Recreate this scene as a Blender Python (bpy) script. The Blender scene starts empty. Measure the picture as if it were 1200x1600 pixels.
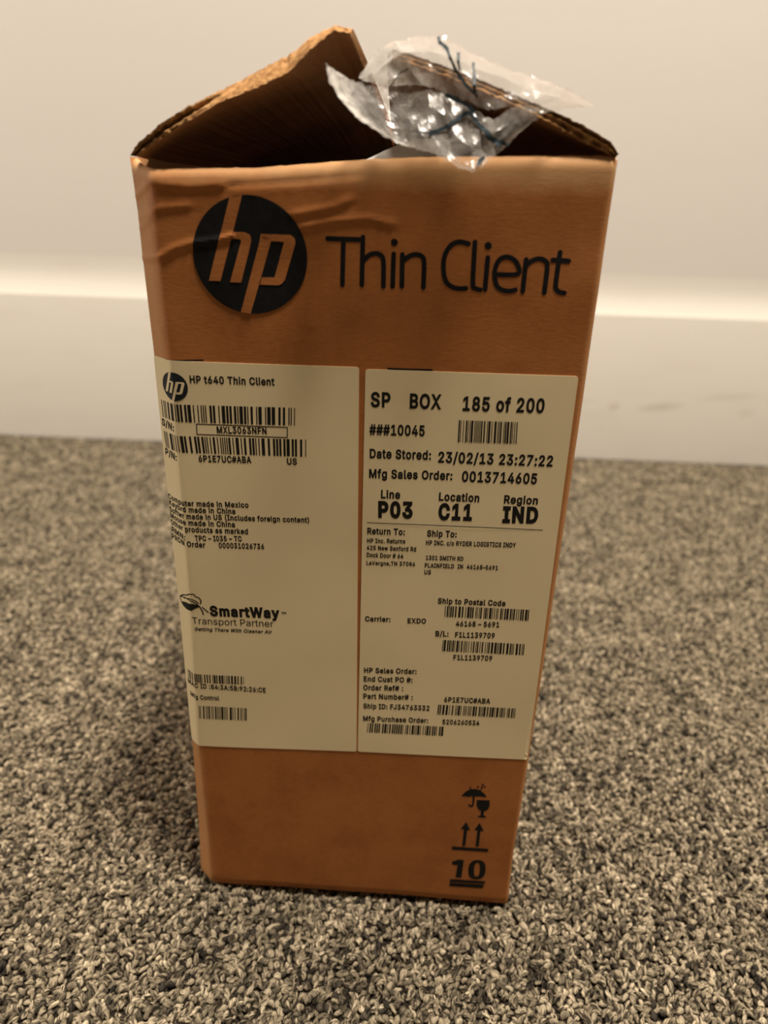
import bpy, bmesh, math, random
import numpy as np
from mathutils import Vector, Matrix, noise, geometry

S = bpy.context.scene
COL = S.collection

# ------------------------------------------------------------------ camera
CAM_LOC = Vector((0.0195719, -0.3391908, 0.4452457))
RIGHT = Vector((0.99881315, 0.03886801, 0.02935235))
UP = Vector((-0.04267754, 0.40799492, 0.91198617))
FWD = Vector((-0.02347148, 0.91215647, -0.40916948))
cd = bpy.data.cameras.new('camera')
cd.sensor_fit = 'VERTICAL'; cd.sensor_height = 36.0; cd.sensor_width = 27.0
cd.lens = 1108.93 / 1600 * 36.0
cd.clip_start = 0.02
cd.dof.use_dof = True; cd.dof.focus_distance = 0.378; cd.dof.aperture_fstop = 5.2
cam = bpy.data.objects.new('camera', cd); COL.objects.link(cam)
cam.matrix_world = Matrix(((RIGHT.x, UP.x, -FWD.x, CAM_LOC.x), (RIGHT.y, UP.y, -FWD.y, CAM_LOC.y),
                           (RIGHT.z, UP.z, -FWD.z, CAM_LOC.z), (0, 0, 0, 1)))
S.camera = cam

# ------------------------------------------------------------------ light and exposure
S.view_settings.view_transform = 'Standard'; S.view_settings.look = 'None'
S.view_settings.gamma = 1.0; S.view_settings.use_curve_mapping = False
S.view_settings.exposure = 0.0
wd = bpy.data.worlds.new('world'); S.world = wd; wd.use_nodes = True
bg = wd.node_tree.nodes['Background']; bg.inputs[0].default_value = (1.0, 0.78, 0.54, 1); bg.inputs[1].default_value = 0.11

def area(name, loc, target, size, power, col):
    l = bpy.data.lights.new(name, 'AREA'); l.shape = 'DISK'; l.size = size; l.energy = power; l.color = col
    o = bpy.data.objects.new(name, l); COL.objects.link(o); o.location = loc
    o.rotation_euler = (Vector(target) - Vector(loc)).to_track_quat('-Z', 'Y').to_euler()
    return o
area('ceiling_light', (0.60, -0.32, 3.20), (0.60, -0.30, 0), 0.50, 156, (1.0, 0.89, 0.765))
area('ceiling_light', (-0.05, 0.45, 3.20), (-0.05, 0.47, 0), 0.45, 46, (1.0, 0.89, 0.765))
area('side_lamp', (-2.45, 0.28, 1.25), (0, 0.25, 0.25), 0.70, 36, (1.0, 0.89, 0.765))

# ------------------------------------------------------------------ measurements (mm on the front panel)
LEFT_TEXT = (('HP t640 Thin Client',-86.74,357.52,-44.63,358.15,3.61,1,0),('S/N:',-106.69,332.38,-97.72,331.55,3.68,1,0),('MXL3063NFN',-74.94,332.22,-49.49,332.96,3.54,1,0),('P/N:',-106.15,316.35,-97.63,315.6,3.73,1,0),('6P1E7UC#ABA',-85.55,316.39,-57.97,317.08,3.46,1,0),('US',-39.56,317.3,-34.4,317.46,3.34,1,0),('Computer made in Mexico',-107.45,290.49,-60.71,291.89,3.0,1,0),('Keybrd made in China',-107.14,286.91,-68.02,287.8,3.02,1,0),('Softwr made in US (Includes foreign content)',-107.36,282.95,-28.6,285.01,3.03,1,0),('Mouse made in China',-107.05,279.32,-68.68,279.97,3.07,1,0),('Other products as marked',-107.28,275.29,-61.79,276.25,3.1,1,0),('RMN:',-107.23,270.89,-96.85,270.21,3.21,1,0),('TPC – I035 – TC',-91.17,270.47,-65.37,271.66,3.13,1,0),('PRDN Order',-107.51,266.43,-85.74,266.69,3.17,1,0),('000031026736',-78.3,266.92,-53.37,267.72,3.15,1,0),('SmartWay',-86.32,223.14,-46.2,224.34,6.36,2,0),('SM',-45.23,227.34,-42.61,227.26,1.15,1,0),('Transport Partner',-97.14,216.72,-50.05,217.9,4.39,0,0),('Getting There With Cleaner Air',-96.12,212.21,-50.98,213.41,2.22,1,1),('MAC ID :84:3A:5B:92:26:CE',-105.05,171.24,-56.29,171.31,3.41,1,0),('Mfg Control',-103.85,162.69,-84.97,163.05,3.19,1,0))
RIGHT_TEXT = (('SP',2.66,349.68,12.37,349.93,7.1,1,0),('BOX',21.77,349.87,37.22,350.09,7.08,1,0),('185 of 200',47.63,349.88,86.97,350.64,6.82,1,0),('###10045',2.28,335.26,29.86,335.9,5.29,1,0),('Date Stored:',2.74,323.05,33.7,323.58,4.72,1,0),('23/02/13 23:27:22',37.35,322.4,94.5,323.25,5.51,1,0),('Mfg Sales Order:',2.66,312.32,45.15,313.17,4.61,1,0),('0013714605',50.0,312.67,87.79,313.41,5.53,1,0),('Line',9.06,301.34,19.0,301.44,4.42,1,0),('Location',39.02,301.55,59.74,301.81,4.4,1,0),('Region',72.39,301.85,89.6,302.15,4.37,1,0),('P03',7.9,290.58,25.92,291.04,8.76,2,0),('C11',39.35,291.01,56.81,291.44,8.73,2,0),('IND',72.61,291.22,90.8,291.93,8.68,2,0),('Return To:',2.39,280.23,22.32,280.7,3.59,1,0),('Ship To:',34.03,280.58,49.65,280.93,3.57,1,0),('HP Inc. Returns',2.38,274.95,22.73,275.7,2.57,1,0),('HP INC. c/o RYDER LOGISTICS INDY',33.78,275.54,81.17,276.87,2.66,1,0),('425 New Sanford Rd',2.26,270.68,28.73,271.33,2.6,1,0),('Dock Door # 64',2.34,266.38,22.05,266.63,2.62,1,0),('LaVergne,TN 37086',2.29,261.54,28.6,262.36,2.34,1,0),('1301 SMITH RD',34.19,266.57,54.22,267.11,2.54,1,0),('PLAINFIELD  IN  46168–5691',33.82,261.86,73.06,262.79,2.56,1,0),('US',33.83,257.72,37.37,257.7,2.6,1,0),('Ship to Postal Code',42.2,239.73,79.26,240.6,3.41,1,0),('46168 – 5691',53.14,225.7,77.22,226.73,3.26,1,0),('Carrier:',2.22,225.62,16.5,226.09,3.16,1,0),('EXDO',26.12,225.86,36.45,226.32,3.15,1,0),('B/L:',42.19,218.27,49.53,218.53,3.46,1,0),('F1L1139709',53.23,218.28,75.36,219.2,3.44,1,0),('F1L1139709',53.31,202.96,75.35,203.92,3.41,1,0),('HP Sales Order:',2.32,190.14,32.85,191.48,3.51,1,0),('End Cust PO #:',2.2,183.94,30.8,185.15,3.57,1,0),('Order Ref# :',2.09,177.67,25.55,178.78,3.61,1,0),('Part Number# :',2.2,171.33,31.48,172.64,3.65,1,0),('6P1E7UC#ABA',49.98,172.54,77.01,173.41,3.62,1,0),('Ship ID: FJ34763332',2.32,164.2,41.76,165.48,3.56,1,0),('Mfg Purchase Order:',2.37,154.77,41.47,156.21,3.62,1,0),('5206260534',50.0,156.03,71.99,156.81,3.46,1,0))
LEFT_BARS = (((-105.46,345.93),(-34.83,347.29),(-35.13,338.09),(-105.26,336.87)),((-105.74,329.35),(-29.53,331.11),(-29.67,321.87),(-105.04,320.58)),((-104.81,181.27),(-69.09,182.0),(-69.39,176.1),(-104.63,174.95)),((-98.14,157.95),(-68.54,158.55),(-69.02,148.96),(-98.56,148.05)))
RIGHT_BARS = (((46.27,344.82),(74.97,345.19),(75.47,334.04),(46.51,333.42)),((46.41,238.4),(92.53,239.15),(92.69,232.08),(46.44,231.3)),((46.56,216.0),(92.38,216.54),(92.65,209.14),(46.49,208.42)),((46.72,170.3),(92.42,171.1),(92.6,163.99),(46.48,162.99)),((5.31,153.25),(51.28,154.09),(51.27,147.01),(4.87,146.12)))
LEFT_FRAME = ((-85.26,336.48),(-38.94,337.0),(-39.08,331.65),(-85.3,331.01))
RIGHT_RULE = ((2.15,286.81),(93.84,287.79))
LEFT_OUT = ((-107.88,367.85),(-3.4,368.67),(-1.41,130.23),(-106.65,126.06))
RIGHT_OUT = ((-0.3,367.88),(101.14,368.89),(103.29,132.65),(-0.61,130.3))
LETTER_STROKES = (((-18.39,426.08),(-4.32,426.11)),((-11.23,426.1),(-11.59,406.5)),((-2.5,427.24),(-2.62,406.83)),((-2.32,417.07),(0.19,419.56),(3.06,420.53),(5.5,419.96),(6.97,417.38),(7.28,406.51)),((11.49,420.59),(11.51,406.66)),((11.55,425.56),(11.67,425.46)),((15.42,420.51),(15.73,406.82)),((15.76,417.69),(18.67,419.97),(21.52,420.71),(24.08,420.04),(25.37,417.47),(25.58,406.72)),((44.62,426.01),(40.6,426.62),(37.27,425.44),(34.67,421.59),(34.1,416.13),(35.41,410.1),(38.5,407.42),(42.04,406.76),(44.94,406.98)),((47.4,426.74),(47.88,409.43),(49.11,407.13),(51.49,406.55)),((53.62,420.5),(53.67,406.85)),((53.28,425.55),(53.41,425.44)),((57.7,413.44),(67.74,414.01),(66.94,418.36),(64.45,420.44),(61.55,420.99),(58.82,419.71),(57.42,416.39),(57.43,412.55),(58.72,408.71),(61.2,406.9),(64.72,406.47),(67.32,407.12)),((70.72,420.22),(70.73,406.58)),((70.81,417.4),(73.06,419.65),(76.34,420.74),(79.15,419.97),(80.47,417.52),(80.46,406.38)),((85.35,423.73),(85.13,410.44),(85.92,407.8),(87.55,406.75),(89.41,406.59)),((82.5,420.41),(89.54,420.22)))
LETTER_W = 2.78
LOGO_BIG = ((-54.02,417.43),26.26,25.52)
LOGO_SMALL = ((-95.45,354.93),7.41,7.24)
LOGO_H = (((-0.335,0.985),(-0.098,1.008),(-0.264,0.398),(-0.748,-0.443),(-0.531,-0.443)),)
LOGO_SHAPES = (((-0.331,1.042),(-0.087,1.042),(-0.539,-0.443),(-0.748,-0.443)),((-0.264,0.398),(-0.067,0.398),(0.016,0.36),(0.039,0.277),(-0.008,0.095),(-0.173,-0.455),(-0.37,-0.455),(-0.142,0.239),(-0.157,0.277),(-0.303,0.284)),((0.22,0.379),(0.417,0.379),(-0.031,-1.08),(-0.224,-1.061)),((0.209,0.379),(0.72,0.379),(0.787,0.33),(0.803,0.246),(0.602,-0.379),(0.543,-0.455),(0.472,-0.481),(0.157,-0.481),(0.197,-0.352),(0.417,-0.348),(0.606,0.261),(0.181,0.269)))
SYM_UMB = (((65.39,99.53),(67.35,102.9),(70.44,105.76),(73.69,106.42),(77.05,105.63),(80.07,102.59),(81.28,100.11),(79.46,100.09),(76.93,100.6),(74.21,100.05),(71.98,100.29),(70.1,99.52),(67.86,99.76)),((72.66,100.06),(73.87,100.17),(74.02,94.21),(73.76,91.93),(72.5,90.91),(71.12,91.39),(70.22,92.96),(70.84,93.62),(71.58,92.63),(72.48,92.57),(72.86,93.36)),((70.17,107.79),(70.93,107.86),(71.11,105.67),(70.45,105.61)),((75.96,108.24),(75.82,107.61),(75.37,107.31),(74.89,107.52),(74.65,108.12),(74.79,108.75),(75.23,109.05),(75.71,108.84)),((78.68,110.38),(78.54,109.75),(78.1,109.46),(77.62,109.67),(77.37,110.27),(77.51,110.9),(77.95,111.19),(78.43,110.98)),((78.49,108.18),(78.35,107.54),(77.91,107.25),(77.42,107.46),(77.18,108.06),(77.32,108.69),(77.76,108.99),(78.24,108.78)),((80.02,108.83),(79.89,108.25),(79.49,107.98),(79.05,108.17),(78.82,108.72),(78.95,109.3),(79.35,109.57),(79.79,109.38)),((77.83,106.8),(77.74,106.38),(77.45,106.18),(77.12,106.32),(76.96,106.72),(77.06,107.14),(77.35,107.34),(77.67,107.2)))
SYM_GLASS = (((75.43,97.34),(83.54,97.72),(83.86,92.88),(83.14,89.8),(80.5,88.04),(77.63,88.9),(75.86,92.13)),((78.77,88.63),(80.57,88.5),(80.99,83.67),(79.19,83.72)),((77.24,83.54),(79.11,84.71),(80.9,84.73),(82.57,83.51),(82.36,82.73),(77.3,82.85)))
SYM_ARROW = (((70.27,77.72),(73.47,70.8),(71.49,70.76),(71.33,56.32),(69.26,56.28),(69.37,70.95),(67.29,71.37)),((78.84,77.93),(82.1,70.86),(80.0,70.89),(80.1,56.8),(77.97,56.75),(78.04,71.17),(76.0,71.2)),((62.6,55.05),(86.36,55.43),(86.5,52.62),(62.68,52.15)))
SYM_ONE = (((63.82,41.49),(66.37,42.58),(67.18,43.48),(71.37,43.59),(70.87,26.63),(66.97,26.56),(67.49,38.4),(63.92,38.37)),)
SYM_ZERO = (((86.34,36.05),(86.37,33.57),(86.18,31.77),(85.8,30.25),(85.23,28.96),(84.5,27.91),(83.59,27.11),(82.49,26.57),(80.95,26.26),(79.39,26.24),(78.28,26.55),(77.34,27.15),(76.56,28.04),(75.93,29.21),(75.46,30.65),(75.15,32.4),(74.96,34.86),(74.94,37.33),(75.16,39.12),(75.55,40.62),(76.12,41.89),(76.86,42.91),(77.76,43.69),(78.84,44.21),(80.37,44.51),(81.9,44.53),(82.99,44.23),(83.92,43.64),(84.69,42.77),(85.32,41.63),(85.8,40.22),(86.13,38.49)),((82.57,35.65),(82.62,33.9),(82.58,32.64),(82.46,31.57),(82.28,30.69),(82.04,29.97),(81.75,29.44),(81.38,29.1),(80.86,28.95),(80.34,28.99),(79.96,29.26),(79.64,29.72),(79.37,30.38),(79.15,31.23),(78.97,32.26),(78.84,33.51),(78.74,35.26),(78.69,37.0),(78.74,38.26),(78.86,39.31),(79.04,40.19),(79.27,40.89),(79.57,41.4),(79.94,41.74),(80.45,41.89),(80.97,41.84),(81.34,41.59),(81.66,41.13),(81.93,40.49),(82.15,39.65),(82.33,38.63),(82.46,37.4)))
SYM_RULES = (((63.5,24.58),(87.05,25.21),(86.92,22.65),(63.45,21.68)),((63.45,20.92),(86.75,21.87),(85.76,18.26),(63.54,17.76)))
SW_DARK = (((-105.33,227.31),(-100.88,229.2),(-96.0,230.04),(-92.71,229.44),(-91.44,228.64),(-93.98,227.44),(-97.35,225.23),(-100.6,224.58),(-103.34,225.21)),)
SW_LINES = (((-104.93,228.06),(-105.3,230.36),(-102.49,233.01),(-99.88,234.27),(-97.66,235.92),(-94.91,236.44),(-93.81,235.03),(-92.1,234.4),(-90.93,232.47),(-91.51,230.66)),((-102.22,231.17),(-97.54,232.98),(-94.48,232.21),(-92.6,230.84)),((-104.93,230.82),(-99.8,232.07),(-94.81,230.92),(-92.22,228.58),(-90.59,225.39),(-90.3,223.36)),((-90.59,228.19),(-88.73,226.54),(-87.28,225.11)))
BARS_ABOVE = (((-100.86,367.86),(-79.16,369.31),(-79.22,368.53),(-100.97,367.05)),((10.16,368.95),(31.94,369.27),(31.99,368.34),(10.19,368.02)))
WRINKLES = (((-111.9,413.44),(-96.05,415.3),(-89.29,419.61),(-79.72,422.33),(-68.25,424.13),(-62.0,425.75)),((-107.18,431.57),(-93.85,436.42),(-80.49,437.74)),((-34.23,435.48),(-25.2,437.13),(-15.23,439.26),(-8.31,442.63)),((-30.31,430.52),(-17.22,433.25),(-0.28,435.16),(10.73,432.75)),((-107.91,427.19),(-98.46,432.52)),((-26.5,414.03),(-25.43,400.25),(-26.65,386.94)),((-108.88,440.54),(-98.61,446.32),(-79.84,445.48),(-64.74,446.81)),((-62.74,446.87),(-42.82,448.33),(-23.08,450.22),(-3.55,452.53)))
TOP_EDGE = ((-107.48,456.58),(-104.61,453.84),(-97.24,452.25),(-79.8,452.99),(-51.0,454.03),(-28.16,456.18),(-5.59,458.3),(16.74,459.9),(49.88,461.29),(82.62,462.41),(102.9,462.95),(106.03,462.05))
LEFT_EDGE = ((-109.89,456.78),(-108.3,434.46),(-108.33,414.89),(-107.46,371.15),(-106.52,326.52),(-104.94,283.25),(-104.55,231.38),(-106.27,129.02),(-108.88,48.37),(-111.52,2.89),(-104.75,-4.3))
RIGHT_EDGE = ((104.92,461.76),(104.83,433.45),(104.91,399.74),(105.16,357.58),(105.1,283.85),(104.94,202.52),(104.18,110.43),(103.41,48.79),(104.42,5.29))
CREASE_L = ((-96.38,450.57),(-96.78,416.05),(-95.58,369.09),(-96.32,326.57),(-96.46,287.12),(-97.32,235.67),(-100.6,134.07),(-100.14,52.01),(-101.21,0.23))
BOTTOM = ((-103.37,-2.63),(-47.5,0.23),(19.47,0.44),(101.04,-0.2),(104.18,3.35))
LFLAP_OUT = ((-105.05,457.13),(-101.71,461.44),(-90.46,469.54),(-78.72,476.74),(-64.5,484.08),(-47.93,491.97),(-34.46,498.06),(-26.47,503.92),(-16.58,508.21),(-8.83,507.06))
LFLAP_IN = ((-102.2,457.21),(-99.5,458.53),(-90.42,464.44),(-78.68,470.79),(-64.9,478.24),(-48.28,484.21),(-34.67,489.99),(-26.04,497.78),(-16.07,504.99),(-9.32,504.24))
RFLAP_OUT = ((104.64,463.44),(100.79,467.64),(90.81,472.58),(79.7,476.97),(65.99,481.95),(49.74,487.73),(36.37,491.94),(20.49,496.5),(6.85,499.75))
RFLAP_IN = ((103.59,461.73),(99.51,464.03),(89.39,467.82),(78.11,472.97),(64.81,478.47),(48.48,484.3),(35.03,488.76),(19.35,493.37),(6.43,496.66))
FILM_FRONT = (((-17.3,-14.0,491.5),(-8.8,-6.0,487.5),(-1.6,2.0,487.3),(15.6,4.0,487.2),(29.0,0.0,484.3),(41.1,-4.0,479.1),(50.4,-7.0,474.5),(60.2,-8.0,479.2),(74.2,-4.0,478.3)),((-15.7,-17.0,486.4),(-7.3,-12.0,480.6),(3.1,-6.0,479.2),(17.5,-2.0,478.8),(30.8,-8.0,475.1),(41.5,-6.0,472.1),(49.7,-16.0,469.2),(59.2,-11.0,473.2),(69.9,-5.0,476.3)),((-11.0,-20.0,479.6),(-2.5,-15.0,473.7),(7.6,-11.0,470.8),(20.8,-14.0,468.6),(32.6,-10.0,466.9),(41.5,-18.0,464.3),(49.5,-13.0,464.8),(55.4,-16.0,468.2),(62.4,-8.0,470.1)),((-4.4,-22.0,472.5),(5.6,-19.0,467.2),(17.2,-16.0,462.7),(26.4,-17.0,460.6),(35.6,-20.0,457.2),(42.9,-22.0,454.3),(47.2,-20.0,456.8),(52.1,-17.0,461.2),(57.4,-11.0,465.9)))
FILM_BACK = (((-5.7,2.0,489.1),(1.1,8.0,499.6),(8.4,4.0,502.6),(17.8,10.0,505.4),(28.3,6.0,504.9),(38.2,12.0,501.6),(49.3,5.0,496.3),(64.7,10.0,492.8),(79.0,4.0,487.0),(94.8,14.0,482.7)),((-1.3,-2.0,487.5),(5.1,-3.0,493.5),(12.9,-6.0,497.2),(21.7,-4.0,498.1),(30.7,-9.0,496.0),(40.0,-3.0,493.8),(47.6,-8.0,490.0),(62.7,-1.0,486.8),(76.8,-5.0,482.8),(89.4,6.0,481.3)),((2.8,-4.0,486.2),(9.4,-6.0,488.3),(17.0,-4.0,490.5),(24.7,-8.0,490.2),(33.3,-4.0,489.5),(41.0,-9.0,486.4),(48.4,-5.0,483.7),(58.7,-8.0,481.4),(69.6,-4.0,479.8),(79.2,-1.0,479.6)),((5.4,-3.0,485.7),(13.2,-3.0,486.3),(21.0,-2.0,486.4),(29.0,-3.0,484.6),(36.9,-4.0,482.0),(43.5,-7.0,478.9),(48.7,-9.0,477.2),(55.0,-9.0,478.5),(63.0,-7.0,477.8),(71.5,-5.0,477.7)))
INK_BACK = (((3.82,0.05),(3.82,0.3),(4.05,0.65),(4.16,1.15),(4.28,1.65),(4.39,1.9)),((4.56,0.5),(4.44,1.05),(4.44,1.5)),((5.23,0.65),(5.18,1.35),(5.12,1.95),(5.06,2.4)),((4.39,1.9),(4.67,2.25),(5.18,2.55)))
INK_FRONT = (((3.3,2.1),(3.65,1.9),(4.1,1.45),(4.55,0.9),(4.95,0.3)),((4.95,0.3),(5.35,0.55),(5.65,0.9),(6.05,1.45),(6.6,2.05),(8.0,2.95)),((5.6,0.9),(5.9,1.35),(7.0,2.6)),((4.15,0.0),(4.65,0.0),(5.15,0.0),(5.25,0.0)),((5.45,2.85),(5.65,2.65),(5.85,2.5)))
HAIR_LINE = ((0.34,3.0),(0.9,2.2),(1.46,1.8),(1.91,1.75))
FOAM_TOP = ((-6.5,35.0,458.9),(3.7,35.0,463.5),(12.6,35.0,467.5),(18.5,35.0,468.7),(25.1,35.0,469.1),(30.5,35.0,468.5))
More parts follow.
